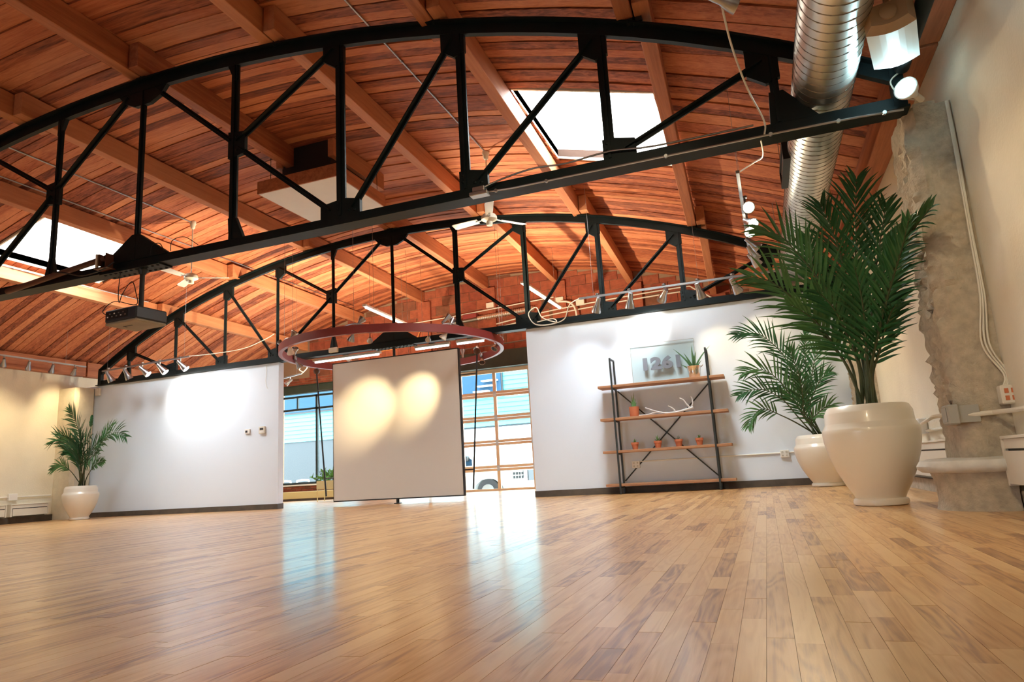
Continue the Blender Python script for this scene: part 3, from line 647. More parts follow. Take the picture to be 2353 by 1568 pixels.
# right, along the partition
Z2 = 3.24; Y2 = 10.75
t = thing('track_light', (5.5, Y2, Z2), 'ceiling track with five lamp heads in front of the white partition, above the shelf', 'track light', 'track lights')
rail(t, (3.95, Y2, Z2), (7.09, Y2, Z2-0.01), [(4.20, Y2, Z2), (5.9, Y2, Z2)])
for k, (px, lit, tg) in enumerate(((1371, False, (3.6, YF, 1.5)), (1446, False, (4.4, YF, 1.4)), (1526, True, (4.95, YF, 2.7)), (1604, False, (6.2, YF, 1.7)), (1686, False, (7.0, YF, 1.9)))):
    p = atY(px, 660, Y2); head(t, (p.x, Y2, Z2-0.105), tg, lit, scale=1.6, power=(62 if k == 2 else 32), angle=(66 if k == 2 else 80), color=((0.88, 0.94, 1.0) if k < 2 else (1.0, 0.95, 0.85)) if k < 3 else WARM)
MB().tube(smoothpts([(3.95, Y2, Z2), (3.75, Y2+0.1, Z2-0.06), (3.5, YF-0.12, 3.06), (3.2, YF-0.13, 3.0), (2.95, YF-0.13, 3.05), (2.85, YF-0.13, 3.25), (3.0, YF-0.12, 3.35), (3.1, YF-0.12, 3.15), (3.35, YF-0.12, 3.03), (3.3, YF-0.12, 3.1), (3.0, YF-0.12, 3.08)]), 0.010, 6).build('feed_cable', M['cable'], t)
# left, along the partition
Y3 = 10.85
t = thing('track_light', (-5.8, Y3, 3.22), 'ceiling track with five lamp heads in front of the left white partition', 'track light', 'track lights')
rail(t, (-7.05, Y3, 3.19), (-4.55, Y3, 3.245), [(-6.9, Y3, 3.2), (-4.7, Y3, 3.24)])
for k, (px, lit, tg) in enumerate(((249, False, (-6.6, YF, 1.9)), (289, False, (-6.0, YF, 1.8)), (327, True, (-4.5, YF, 1.75)), (367, True, (-4.2, YF, 1.7)), (414, True, (-3.5, YF, 1.7)))):
    p = atY(px, 850, Y3); head(t, (p.x, Y3, 3.2+0.022*(p.x+7.05)/2.5-0.105), tg, lit, scale=1.6, power=(52 if k == 2 else 24 if k > 2 else 0), angle=(125 if k == 2 else 135), color=(1.0, 0.95, 0.84) if k == 2 else (0.88, 0.94, 1.0))
MB().tube(smoothpts([(-4.55, Y3, 3.245), (-4.0, Y3+0.1, 3.25), (-3.4, Y3+0.3, 3.32), (-3.0, YF-0.14, 3.5), (-2.8, YF-0.10, 3.6)]), 0.008, 6).build('feed_cable', M['cable'], t)
# left, along the left wall
t = thing('track_light', (-7.45, 9.6, 3.33), 'ceiling track with four lamp heads along the left wall, nearest the left edge', 'track light', 'track lights')
rail(t, (-7.38, 7.6, 3.33), (-7.50, 10.80, 3.33), [(-7.47, 10.3, 3.33)])
for k, (px, py, lit, tg) in enumerate(((27, 830, True, (-8.5, 9.6, 2.0)), (82, 840, False, (-8.4, 9.9, 1.4)), (140, 846, False, (-8.5, 10.3, 1.4)), (192, 858, True, (-8.45, 10.9, 2.3)))):
    p = atZ(px, py, 3.25); head(t, (-7.47, p.y if False else 9.02+k*0.50, 3.225), tg, lit, scale=1.15, power=(55 if lit else 20), angle=75, color=(1.0, 0.78, 0.44))
# one more head of a track over the camera, cut by the top of the frame
t = thing('track_light', (6.69, 4.6, 3.72), 'chrome lamp head at the top edge of the picture, left of the duct, with unseen heads added on its track', 'track light', 'track lights')
rail(t, (6.62, 0.5, 3.84), (6.62, 4.62, 3.84), [(6.62, 4.3, 3.84)])
head(t, (6.64, 4.60, 3.70), (7.4, 4.95, 3.35), False, scale=1.35)
MB().tube(smoothpts([(6.66, 4.62, 3.66), (6.70, 4.9, 3.48), (6.78, 5.2, 3.28), (6.88, YN-0.12, 3.12), (6.87, YN-0.12, 3.0)]), 0.008, 6).build('feed_cable', M['cable'], t)
for yy, tg in ((0.8, (5.5, 4.5, 0.0)), (2.2, (8.2, 3.8, 1.8)), (3.4, (3.0, 6.5, 0.0))):  # unseen heads added to light the near floor and right wall
    head(t, (6.62, yy, 3.735), tg, True, power=115, angle=100)
# a short track behind the left partition
t = thing('track_light', (-3.6, 13.0, 2.95), 'short white track with a lamp head behind the left partition end', 'track light', 'track lights')
rail(t, (-4.2, 13.0, 2.90), (-3.35, 13.0, 3.0), [(-3.5, 13.0, 2.98)])
head(t, (-3.68, 13.0, 2.86), (-4.4, 12.6, 2.2), True, scale=1.2)
MB().tube(smoothpts([(-3.35, 13.0, 3.0), (-3.2, 13.0, 3.12), (-3.3, 13.0, 3.2), (-3.42, 13.0, 3.1), (-3.3, 13.0, 3.02)]), 0.012, 6).build('feed_cable', M['cable'], t)

# ---- conduits
def conduit(pts, label, r=0.011, mat='conduit', n=8, straps=0):
    o = thing('conduit', V(pts[0]), label, 'conduit')
    MB().tube(pts, r, n).build('pipe', M[mat], o, smooth=True)
    if straps:
        m = MB()
        for k in range(straps):
            f = (k+0.5)/straps*(len(pts)-1); i = int(f); p = V(pts[i]).lerp(V(pts[i+1]), f-i); m.lathe([(r*1.7, -0.012), (r*1.7, 0.012)], 8, p, Matrix(((1, 0, 0), (0, 0, 1), (0, 1, 0))))
        m.build('straps', M[mat], o, kind='stuff')
    return o
def roofline(x, y0, y1, off=0.03): return [(x, y0+(y1-y0)*i/6, deck(x)-off) for i in range(7)]
conduit(roofline(-3.10, YR+0.3, 9.36), 'long steel conduit under the roof boards leading to the left ceiling fan', straps=7)
conduit(roofline(2.96, YR+0.3, 9.27), 'long steel conduit under the roof boards leading to the right ceiling fan', straps=7)
conduit([(-3.81, y, deck(-3.81)-0.03) for y in (4.8, 8.0, 11.2, 13.0, 15.9)], 'steel conduit along the upper side of the second beam left of the ridge', straps=8)
conduit([(-5.84, y, 4.62) for y in (5.0, 7.0, 9.0, 10.9)], 'steel conduit along the upper side of the third beam left of the ridge', straps=5)
conduit([(4.42, YN-0.108, 3.01), (4.7, YN-0.108, 2.995), (6.0, YN-0.108, 2.995), (7.0, YN-0.108, 2.995), (7.55, YN-0.11, 2.985), (7.86, YN-0.11, 2.97)], 'silver conduit strapped along the bottom of the nearer truss', r=0.009, straps=6)
conduit(smoothpts([(4.42, YN-0.11, 3.06), (4.6, YN-0.06, 3.13), (4.9, YN-0.06, 3.165), (5.2, YN-0.05, 3.15), (5.6, YN-0.05, 3.175), (6.0, YN-0.05, 3.135), (6.8, YN-0.05, 3.13)], 4), 'loose grey cable lying on the bottom of the nearer truss', r=0.009, mat='conduit')
o = MB().bounds(4.30, 4.48, YN-0.19, YN-0.098, 2.965, 3.0).bounds(4.33, 4.45, YN-0.18, YN-0.098, 3.0, 3.05).build('junction_box', M['conduit'], bevel=0.006); tag(o, 'bright metal junction box under the nearer truss above the right fan', 'junction box')

# ---- ceiling fans
def fan(x, y, drop, label, a0):
    zt = deck(x)-0.002; t = thing('ceiling_fan', (x, y, zt-drop-0.2), label, 'fan', 'white ceiling fans')
    MB().lathe([(0.0, 0), (0.055, 0), (0.06, -0.05), (0.045, -0.075), (0.04, -0.13), (0.02, -0.15), (0, -0.15)], 20, (x, y, zt)).build('canopy', M['cream'], t, smooth=True)
    MB().tube([(x, y, zt-0.14), (x, y, zt-drop)], 0.011, 8).build('down_rod', M['cream'], t)
    zm = zt-drop
    MB().lathe([(0.0, 0.03), (0.04, 0.03), (0.10, 0.0), (0.125, -0.035), (0.125, -0.08), (0.07, -0.11), (0.05, -0.115), (0.05, -0.165), (0.045, -0.175), (0, -0.175)], 28, (x, y, zm)).build('motor', M['cream'], t, smooth=True)
    for k in range(3):
        a = a0+k*2*PI/3; d = V((math.cos(a), math.sin(a), 0)); s = V((-math.sin(a), math.cos(a), 0.24)).normalized(); c = V((x, y, zm-0.06))
        vs = []
        for (r_, w_) in ((0.20, 0.055), (0.30, 0.062), (0.62, 0.072), (0.66, 0.06)):
            for sg in (-1, 1): vs += [c+d*r_+s*w_*sg+V((0, 0, 0.004)), c+d*r_+s*w_*sg-V((0, 0, 0.004))]
        fs = []
        for i in range(3):
            a_, b_ = 4*i, 4*i+4; fs += [(a_, a_+2, b_+2, b_), (a_+1, b_+1, b_+3, a_+3), (a_, b_, b_+1, a_+1), (a_+2, a_+3, b_+3, b_+2)]
        fs += [(0, 1, 3, 2), (12, 14, 15, 13)]
        bl = MB().add(vs, fs).build('blade', M['white'], t)
        MB().beam(c+d*0.115, c+d*0.24+V((0, 0, -0.008)), 0.035, 0.006).build('blade_arm', M['conduit'], bl)
    return t
fan(-3.11, 9.42, 1.05, 'white three-bladed ceiling fan on the left, above the projector', 0.55)
fan(2.955, 9.36, 1.08, 'white three-bladed ceiling fan in the middle, under the nearer truss', math.radians(172))

# ---- boxed vent with a white panel hung below it
vx0, vx1, vy0, vy1, vz = -0.46, 1.03, 8.10, 9.50, 4.99
t = thing('ceiling_vent_box', (0.28, 8.8, vz), 'white square panel in a wooden frame hung below a black vent box', 'vent')
MB().bounds(vx0+0.02, vx1-0.02, vy0+0.02, vy1-0.02, vz, vz+0.02).build('panel', M['panelwhite'], t)
for (a, b, c, d) in ((vx0, vx1, vy0, vy0+0.03), (vx0, vx1, vy1-0.03, vy1), (vx0, vx0+0.03, vy0+0.03, vy1-0.03), (vx1-0.03, vx1, vy0+0.03, vy1-0.03)):
    MB().bounds(a, b, c, d, vz+0.004, vz+0.21).build('frame_board', M['beamwood'], t, tone=(0.25, rnd.random(), 0.3, 1))
MB().bounds(-0.14, 0.78, 8.30, 9.35, vz+0.26, deck(0)-0.03).build('duct_box', M['black'], t)
for xx in (-0.17, 0.81): MB().bounds(xx-0.05, xx+0.05, 8.25, 9.75, 5.43, deck(0.8)-0.03).build('trimmer', M['beamwood'], t, tone=tone())
for (a, b) in ((vx0+0.05, vy0+0.25), (vx1-0.1, vy0+0.35), (vx0+0.1, vy1-0.1), (vx1-0.1, vy1-0.1)): MB().tube([(a, b, vz+0.2), (a, b, deck(a)-0.01)], 0.005, 6).build('hanger_rod', M['black'], t)

# ---- projector on its pole, brown tube with a clamp
t = thing('projector', (0.05, 5.5, 2.24), 'black projector on a pole under the nearer truss', 'projector')
MB().tube([(0.13, YN-0.02, 2.52), (0.13, YN-0.02, 2.983)], 0.027, 12).tube([(0.13, YN-0.02, 2.92), (0.13, YN-0.02, 2.98)], [0.035, 0.055], 12).build('pole', M['black'], t, smooth=True)
Rp = Matrix.Rotation(math.radians(-3), 3, 'Z') @ Matrix.Rotation(math.radians(0), 3, 'X'); pc = V((0.08, YN-0.03, 2.42))
MB().box(pc, (0.50, 0.40, 0.14), M=Rp).build('body', M['projbody'], t, bevel=0.014)
b_ = MB().box(pc+Rp@V((0, 0, -0.085)), (0.49, 0.39, 0.03), M=Rp).build('underside', M['projbase'], t, bevel=0.008)
MB().box(pc+Rp@V((-0.05, -0.06, -0.1015)), (0.14, 0.014, 0.003), M=Rp).box(pc+Rp@V((-0.115, -0.045, -0.1015)), (0.014, 0.045, 0.003), M=Rp).build('latch_slot', M['black'], b_)
MB().lathe([(0.05, 0), (0.055, 0.03), (0.04, 0.035), (0, 0.02)], 18, pc+Rp@V((0.13, 0.20, 0.02)), Rp@Matrix.Rotation(-PI/2, 3, 'X')).build('lens', M['black'], t, smooth=True)
pn = MB().box(pc+Rp@V((-0.05, -0.203, 0.005)), (0.34, 0.006, 0.09), M=Rp).build('connector_panel', M['black'], t)
for k in range(9): MB().box(pc+Rp@V((-0.19+0.035*k, -0.207, 0.02 if k % 2 else -0.012)), (0.018, 0.006, 0.012), M=Rp).build('socket', M['conduit'] if k % 3 else M['white'], pn)
MB().tube(smoothpts([pc+Rp@V((-0.17, -0.21, 0.0)), pc+Rp@V((-0.20, -0.26, 0.05)), pc+Rp@V((-0.1, -0.2, 0.16)), (0.10, YN-0.06, 2.56), (0.09, YN-0.06, 2.7), (0.03, YN-0.07, 2.84), (-0.10, YN-0.07, 2.72), (-0.15, YN-0.07, 2.62), (-0.17, YN-0.07, 2.75), (-0.14, YN-0.08, 3.0)]), 0.005, 6).build('lead', M['blackcable'], t)
MB().tube(smoothpts([(0.25, YN-0.03, 3.13), (0.27, YN-0.03, 3.24), (0.38, YN-0.03, 3.25), (0.45, YN-0.03, 3.15)]), 0.005, 6).tube(smoothpts([(0.55, YN-0.03, 3.13), (0.57, YN-0.03, 3.25), (0.75, YN-0.03, 3.26), (0.95, YN-0.03, 3.13)]), 0.004, 6).build('lead', M['blackcable'], t)
t = thing('metal_tube', (-1.0, YN-0.15, 3.0), 'brown metal tube clamped along the left part of the nearer truss', 'tube')
a, b = V((-1.95, YN-0.14, 3.00)), V((-0.30, YN-0.14, 3.16))
MB().tube([a, b], 0.034, 14).build('tube', M['tubebrown'], t, smooth=True)
MB().bounds(-0.37, -0.36, YN-0.19, YN-0.09, 3.06, 3.20).bounds(-0.26, -0.25, YN-0.19, YN-0.09, 3.02, 3.20).bounds(-0.42, -0.22, YN-0.2, YN-0.08, 3.02, 3.03).build('clamp', M['tubebrown'], t)
MB().bounds(-0.40, -0.38, YN-0.20, YN-0.17, 3.04, 3.20).build('clip', M['cream'], t)
MB().tube(smoothpts([(-1.1, YN-0.19, 3.10), (-0.9, YN-0.19, 3.06), (-0.6, YN-0.19, 2.98), (-0.3, YN-0.19, 3.0), (-0.15, YN-0.16, 3.08)]), 0.008, 6).build('cord', M['blackcable'], t)

# ---- red ring with pairs of spot lamps, hung in front of the screen
RC = V((-0.05, 11.55, 2.865)); RR = 2.13
t = thing('ring_light', RC, 'large dull red ring carrying pairs of small spot lamps around the screen top', 'chandelier')
m = MB(); n = 96; vs = []
for (r_, z) in ((RR-0.03, 0), (RR+0.03, 0), (RR+0.03, 0.12), (RR-0.03, 0.12)):
    pass
prof = [(RR-0.035, 0), (RR+0.035, 0), (RR+0.035, 0.14), (RR-0.035, 0.14)]
for k in range(n):
    a = 2*PI*k/n; vs += [RC+V((r_*math.cos(a), r_*math.sin(a), z)) for r_, z in prof]
m.add(vs, [(4*k+j, 4*k+(j+1) % 4, 4*((k+1) % n)+(j+1) % 4, 4*((k+1) % n)+j) for k in range(n) for j in range(4)])
m.build('ring', M['red'], t, smooth=True)
for k in range(8):
    a = math.radians(-78+45*k); e = V((math.cos(a), math.sin(a), 0)); tg = V((-math.sin(a), math.cos(a), 0)); c = RC+e*RR+V((0, 0, 0.10))
    if abs(c.y-YF) < 0.10: continue
    hub = MB().lathe([(0, -0.04), (0.04, -0.035), (0.045, 0), (0.04, 0.035), (0, 0.04)], 12, c-e*0.05).tube(smoothpts([c-tg*0.28+V((0, 0, -0.0)), c-tg*0.12+V((0, 0, 0.055)), c+V((0, 0, 0.07)), c+tg*0.12+V((0, 0, 0.055)), c+tg*0.28]), 0.012, 6).build('lamp_bracket', M['chrome'], t, smooth=True)
    for (sg, up) in ((1, 0.75), (-1, -0.75)):
        d = (tg*sg*0.5+V((0, 0, up))-e*0.35).normalized(); p = c-e*0.04+V((0, 0, 0.02*up)); MQ = d.to_track_quat('Z', 'Y').to_matrix()
        h = MB().lathe([(0.012, 0.04), (0.02, 0.05), (0.022, 0.10), (0.035, 0.13), (0.068, 0.20), (0.068, 0.215), (0.058, 0.215)], 16, p, MQ).build('spot_lamp', M['chrome'] if (k+sg) % 3 else M['white'], hub, smooth=True)
    if k in (0, 2, 4, 6):
        MB().tube([c+V((0, 0, 0.05)), (c.x, c.y, deck(c.x)-0.005)], 0.003, 5).build('hanging_wire', M['conduit'], t)
        MB().tube([c+tg*0.35+V((0, 0, 0.0)), (c.x+tg.x*0.35, c.y+tg.y*0.35, deck(c.x+tg.x*0.35)-0.005)], 0.003, 5).build('hanging_wire', M['conduit'], t)
# lit lamp faces and their beams: two onto the screen, the rest added to brighten the roof
def ringlamp(px, py, Z, tgt, power, face=True):
    p = atZ(px, py, Z); d = (V(tgt)-p).normalized(); MQ = d.to_track_quat('Z', 'Y').to_matrix()
    h = MB().lathe([(0, -0.03), (0.02, -0.03), (0.025, 0.01), (0.05, 0.07), (0.05, 0.085), (0.043, 0.085)], 16, p, MQ).tube([p, p+V((0, 0, 0.09))], 0.008, 6).build('spot_lamp', M['chrome'], t, smooth=True)
    MB().lathe([(0, 0.078), (0.043, 0.078), (0.043, 0.083), (0, 0.085)], 14, p, MQ).build('lamp_face', M['bulb'], h)
    keep(spot('ring_lamp_light', p+d*0.12, tgt, power, 38, 1.0, (1.0, 0.78, 0.42), 0.03), h)
ringlamp(850, 778, 2.80, (-0.66, YF, 1.80), 360)
ringlamp(985, 775, 2.80, (0.45, YF, 1.90), 230)
for (aa, tg, pw, ca) in ((-150, (-3.8, 10.6, 5.0), 480, 112), (-35, (3.8, 10.8, 5.0), 480, 112), (33, (3.8, 14.2, 4.9), 650, 150), (147, (-3.8, 14.2, 4.9), 700, 150), (75, (0.2, 14.4, 5.4), 420, 130)):
    a = math.radians(aa); p = RC+V((RR*math.cos(a), RR*math.sin(a), 0.26)); d = (V(tg)-p).normalized(); MQ = d.to_track_quat('Z', 'Y').to_matrix()
    h = MB().lathe([(0, -0.12), (0.02, -0.12), (0.025, -0.03), (0.05, 0.05), (0.055, 0.08), (0.047, 0.08)], 16, p, MQ).build('spot_lamp', M['chrome'], t, smooth=True)
    MB().lathe([(0, 0.07), (0.047, 0.07), (0.047, 0.077), (0, 0.079)], 14, p, MQ).build('lamp_face', M['bulb'], h)
    keep(spot('ring_lamp_light', p+d*0.12, tg, pw, ca, 1.0, (1.0, 0.83, 0.56), 0.04), h)

# ---- fluorescent battens
def batten(p0, p1, label, w_=0.10, group=None, rods=True):
    p0, p1 = V(p0), V(p1); t = thing('strip_light', (p0+p1)/2, label, 'light', 'fluorescent strip lights')
    MB().beam(p0, p1, w_, 0.05).build('housing', M['white'], t, bevel=0.006)
    MB().tube([p0.lerp(p1, 0.03)+V((0, 0, -0.045)), p0.lerp(p1, 0.97)+V((0, 0, -0.045))], 0.018, 10).build('tube_lamp', M['tubelamp'], t, smooth=True)
    if rods:
        for f in (0.12, 0.85):
            p = p0.lerp(p1, f); MB().tube([p+V((0, 0, 0.025)), (p.x, p.y, deck(p.x)-0.01)], 0.004, 6).build('hanger_rod', M['conduit'], t)
batten((-1.42, 12.65, 4.30), (-1.60, 15.0, 4.30), 'fluorescent strip light hung behind the far truss, left of its centre post')
batten((2.39, 12.5, 4.20), (2.46, 15.0, 4.20), 'fluorescent strip light hung behind the far truss, right of its centre post')
zs = ZB-0.098
batten((-2.02, YF+0.16, zs), (-0.40, YF+0.16, zs), 'strip light under the far truss, left of the screen pole', 0.06, rods=False)
batten((0.36, YF+0.16, zs), (1.12, YF+0.16, zs), 'shorter strip light under the far truss, just right of the screen pole', 0.06, rods=False)
batten((1.26, YF+0.16, zs), (1.85, YF+0.16, zs), 'shortest strip light under the far truss, farthest right', 0.06, rods=False)
for o in [o for o in COL.objects if o.get('category') == 'light' and 'under the far truss' in o['label']]:
    c = o.location; MB().bounds(c.x-0.05, c.x+0.05, YF+0.098, YF+0.19, c.z+0.025, c.z+0.04).build('mounting_clip', M['steel'], o)
# ---- pipes and boxes on the brick wall
yb = YB-0.13
conduit(smoothpts([(0.2, yb, 4.39), (1.4, yb, 4.52), (3.2, yb, 4.62), (5.1, yb, 4.67), (5.4, yb, 4.6), (6.0, yb, 4.15)], 3), 'pale conduit across the brick wall, upper of the pair', r=0.018, mat='cable')
conduit(smoothpts([(0.2, yb, 4.28), (1.4, yb, 4.41), (3.2, yb, 4.51), (5.0, yb, 4.56), (5.3, yb, 4.49), (5.9, yb, 4.08)], 3), 'pale conduit across the brick wall, lower of the pair', r=0.018, mat='cable')
conduit([(-2.9, yb, 4.72), (-1.0, yb, 4.77), (1.85, yb, 4.90)], 'thin pale conduit high on the brick wall by the flexible duct', r=0.016, mat='cable')
conduit([(-3.2, yb, 3.74), (0.8, yb, 3.85), (3.0, yb, 3.93)], 'dark conduit across the brick wall just above the door header', r=0.014, mat='seam')
conduit(smoothpts([(-4.0, yb-0.06, 4.02), (-2.3, yb-0.06, 4.10), (-2.2, yb-0.06, 4.2), (-2.0, yb-0.06, 4.66)], 4), 'orange cable bending up the brick wall left of the centre post', r=0.016, mat='orange')
conduit(smoothpts([(2.05, yb-0.12, 4.72), (2.3, yb-0.12, 4.66), (2.45, yb-0.12, 4.4), (2.45, yb-0.12, 3.7)], 5), 'curved white conduit dropping down the brick wall by the right strip light', r=0.025, mat='cable')
t = thing('flexible_duct', (0.4, yb, 4.6), 'ribbed flexible duct lying along the brick wall', 'duct')
m = MB(); P = [(-0.3+1.6*i/60, yb-0.03, 4.60+0.06*i/60) for i in range(61)]
m.tube(P, [0.062 if i % 2 else 0.075 for i in range(61)], 12).build('hose', M['galv'], t, smooth=True)
MB().tube([(-1.35, yb-0.03, 4.55), (-0.3, yb-0.03, 4.60)], 0.055, 12).build('sleeve', M['seam'], t, smooth=True)
o = MB().bounds(-0.75, -0.35, yb-0.06, YB-0.025, 4.60, 4.76).build('red_box', M['red'], bevel=0.01); tag(o, 'flat red box on the brick wall over the flexible duct', 'box')
for (a, z, lb) in ((-1.98, 4.55, 'pale junction box on the brick pier nearest the ring'), (0.05, 4.93, 'pale junction box on the brick pier right of the centre post'), (2.0, 4.80, 'pale junction box on the brick pier by the right strip light'), (2.55, 4.66, 'grey junction box on the brick wall by the pair of conduits')):
    o = MB().bounds(a-0.11, a+0.11, YB-0.165, YB-0.1 if abs(a-2.55) > 0.1 else YB-0.022, z-0.07, z+0.07).build('junction_box', M['cream'], bevel=0.008); tag(o, lb, 'junction box', 'junction boxes on the brick wall')
o = MB().bounds(-1.42, -1.22, YF-0.16, YF-0.098, 3.02, 3.12).build('junction_box', M['cream'], bevel=0.008); tag(o, 'cream junction box on the far truss chord left of the triangular plate', 'junction box')
# ================================================================== FURNISHINGS
# ---- pivoting screen panel between the two partitions
t = thing('pivoting_screen', (0, YF, 0), 'tall pale pivoting screen panel standing in the gap between the white partitions', 'screen')
sx0, sx1, sz0, sz1 = -1.40, 1.385, 0.095, 2.80
ys = YF-0.02
MB().bounds(sx0+0.008, sx1-0.012, ys-0.03, ys+0.03, sz0+0.01, sz1-0.008).build('panel', M['screen'], t)
MB().bounds(sx0, sx0+0.008, ys-0.034, ys+0.034, sz0, sz1).bounds(sx1-0.012, sx1+0.008, ys-0.034, ys+0.034, sz0, sz1).bounds(sx0, sx1, ys-0.034, ys+0.034, sz1-0.008, sz1+0.012).bounds(sx0, sx1, ys-0.034, ys+0.034, sz0-0.012, sz0+0.008).build('edge_frame', M['black'], t)
MB().tube([(0, ys, sz1+0.012), (0, ys, ZB-0.088)], 0.028, 12).build('top_pivot', M['black'], t, smooth=True)
MB().lathe([(0, 0.0005), (0.075, 0.0005), (0.075, 0.012), (0.03, 0.02), (0.03, sz0-0.013), (0, sz0-0.013)], 16, (0, ys, 0)).build('floor_pivot', M['black'], t, smooth=True)
for s, tx, bx, xe in ((-1, -1.79, -1.575, sx0), (1, 1.765, 1.565, sx1+0.008)):
    a, b = V((tx, ys-0.02, 2.66)), V((bx, ys-0.02, 0.20))
    rod = MB().tube([a, b], 0.016, 10)
    for f in (0.15, 0.86):
        p = a.lerp(b, f+0.0)
        if not (s > 0 and f < 0.5): rod.tube([p, (xe, ys-0.02, p.z)], 0.012, 8)
        else: rod.tube([p, (xe, ys-0.02, p.z)], 0.010, 8)
    ro = rod.build('handle_rod', M['black'], t, smooth=True)
    MB().lathe([(0.065*math.sin(PI*i/10), -0.065*math.cos(PI*i/10)) for i in range(11)], 18, (tx, ys-0.02, 2.70)).build('ball_finial', M['tubebrown'], ro, smooth=True)

# ---- open shelf unit
t = thing('shelf_unit', (5.09, YF-0.23, 0), 'open shelf unit of four wooden boards in a black steel frame with crossed braces', 'shelf')
yf, yb_ = YF-0.40, YF-0.09
SZ = (0.165, 0.70, 1.232, 1.775)
def YX(px, py, Y): return atY(px, py, Y).x
xl_, xr_ = 4.31, 5.86
for xx in (xl_, xr_):
    for yy in (yf, yb_): MB().bounds(xx-0.014, xx+0.014, yy-0.014, yy+0.014, 0.0, 2.23).build('post', M['shelfsteel'], t)
    for z in [z-0.055 for z in SZ]+[2.216]: MB().bounds(xx-0.012, xx+0.012, yf+0.014, yb_-0.014, z-0.012, z+0.012).build('crossbar', M['shelfsteel'], t)
for k, z in enumerate(SZ):
    MB().bounds(4.07, 6.10, yf-0.01 if k else yf+0.02, yb_+0.02, z-0.042, z).build('shelf_board', M['shelfwood'], t, bevel=0.004, tone=(0.55, rnd.random(), rnd.random(), 1))
MB().beam((xl_+0.02, yb_+0.03, 1.70), (xr_-0.02, yb_+0.03, 0.20), 0.012, 0.02).build('brace', M['shelfsteel'], t)
MB().beam((xr_-0.02, yb_+0.045, 1.70), (xl_+0.02, yb_+0.045, 0.20), 0.012, 0.02).build('brace', M['shelfsteel'], t)

# glass sign plate with the house number
y0 = YF-0.10
pl = atY(1447, 795, y0); pr_ = atY(1592, 777, y0)
t = thing('number_sign', (5.12, YF-0.055, 1.775), 'square glass sign with raised silver number standing on the top shelf', 'sign')
X0, X1, Zt = pl.x, pr_.x, (pl.z+pr_.z)/2
plate = MB().bounds(X0, X1, YF-0.075, YF-0.067, 1.7755, Zt).build('glass_plate', M['plate'], t)
MB().bounds(X0-0.004, X0, YF-0.077, YF-0.065, 1.7755, Zt+0.004).bounds(X1, X1+0.004, YF-0.077, YF-0.065, 1.7755, Zt+0.004).bounds(X0, X1, YF-0.077, YF-0.065, Zt, Zt+0.004).build('ground_edge', M['boxgrey'], plate)
cu = bpy.data.curves.new('digits', 'FONT'); cu.body = '1261'; cu.size = 0.30; cu.extrude = 0.012; cu.offset = 0.016; cu.resolution_u = 4; cu.space_character = 1.04
to = bpy.data.objects.new('digits_source', cu); COL.objects.link(to)
bpy.context.view_layer.update()
dg = bpy.context.evaluated_depsgraph_get(); me = bpy.data.meshes.new_from_object(to.evaluated_get(dg)); bpy.data.objects.remove(to)
# one mesh per digit: split loose pieces by x
bm = bmesh.new(); bm.from_mesh(me)
left = set(bm.verts); isl = []
while left:
    st = [left.pop()]; comp = set(st)
    while st:
        vv = st.pop()
        for e in vv.link_edges:
            o2 = e.other_vert(vv)
            if o2 in left: left.discard(o2); comp.add(o2); st.append(o2)
    isl.append(comp)
lx0 = min(v.co.x for v in bm.verts); lx1 = max(v.co.x for v in bm.verts); lz1 = max(v.co.y for v in bm.verts)
nx0, nx1, nz0, nz1 = atY(1480, 860, YF-0.1).x, atY(1566, 848, YF-0.1).x, 2.01, 2.215
groups = {}
for comp in isl:
    c = sum(v.co.x for v in comp)/len(comp); k = min(3, int((c-lx0)/(lx1-lx0)*4)); groups.setdefault(k, set()).update(comp)
for k in sorted(groups):
    vs = list(groups[k]); idx = {v: i for i, v in enumerate(vs)}
    fs = [tuple(idx[v] for v in f.verts) for f in bm.faces if f.verts[0] in idx]
    P = [(nx0+(v.co.x-lx0)/(lx1-lx0)*(nx1-nx0), YF-0.112-v.co.z, nz0+v.co.y/lz1*(nz1-nz0)) for v in vs]
    mbd = MB(); mbd.add(P, fs); dgt = mbd.build('digit', M['letter'], t)
    cxm = sum(p[0] for p in P)/len(P); MB().tube([(cxm, YF-0.101, (nz0+nz1)/2+0.02), (cxm, YF-0.0755, (nz0+nz1)/2+0.02)], 0.006, 6).build('standoff', M['conduit'], dgt)
bm.free()

def leafstrip(m, base, d, L_, w_, curl, nrm, n=6, thick=0.006):
    """a fleshy pointed leaf"""
    base, d = V(base), V(d).normalized(); s = d.cross(V(nrm)).normalized(); p = base.copy(); vs = []
    for i in range(n+1):
        f = i/n; w2 = w_*(1-f**1.6)*(0.9+0.1*f)+0.0005; up = s.cross(d).normalized()
        vs += [p+s*w2, p+up*thick*(1-f), p-s*w2, p-up*thick*(1-f)*1.4]
        p = p+d*(L_/n); d = (d+V(curl)*(1.0/n)).normalized()
    fs = [(4*i+j, 4*i+(j+1) % 4, 4*i+4+(j+1) % 4, 4*i+4+j) for i in range(n) for j in range(4)]
    m.add(vs, fs)
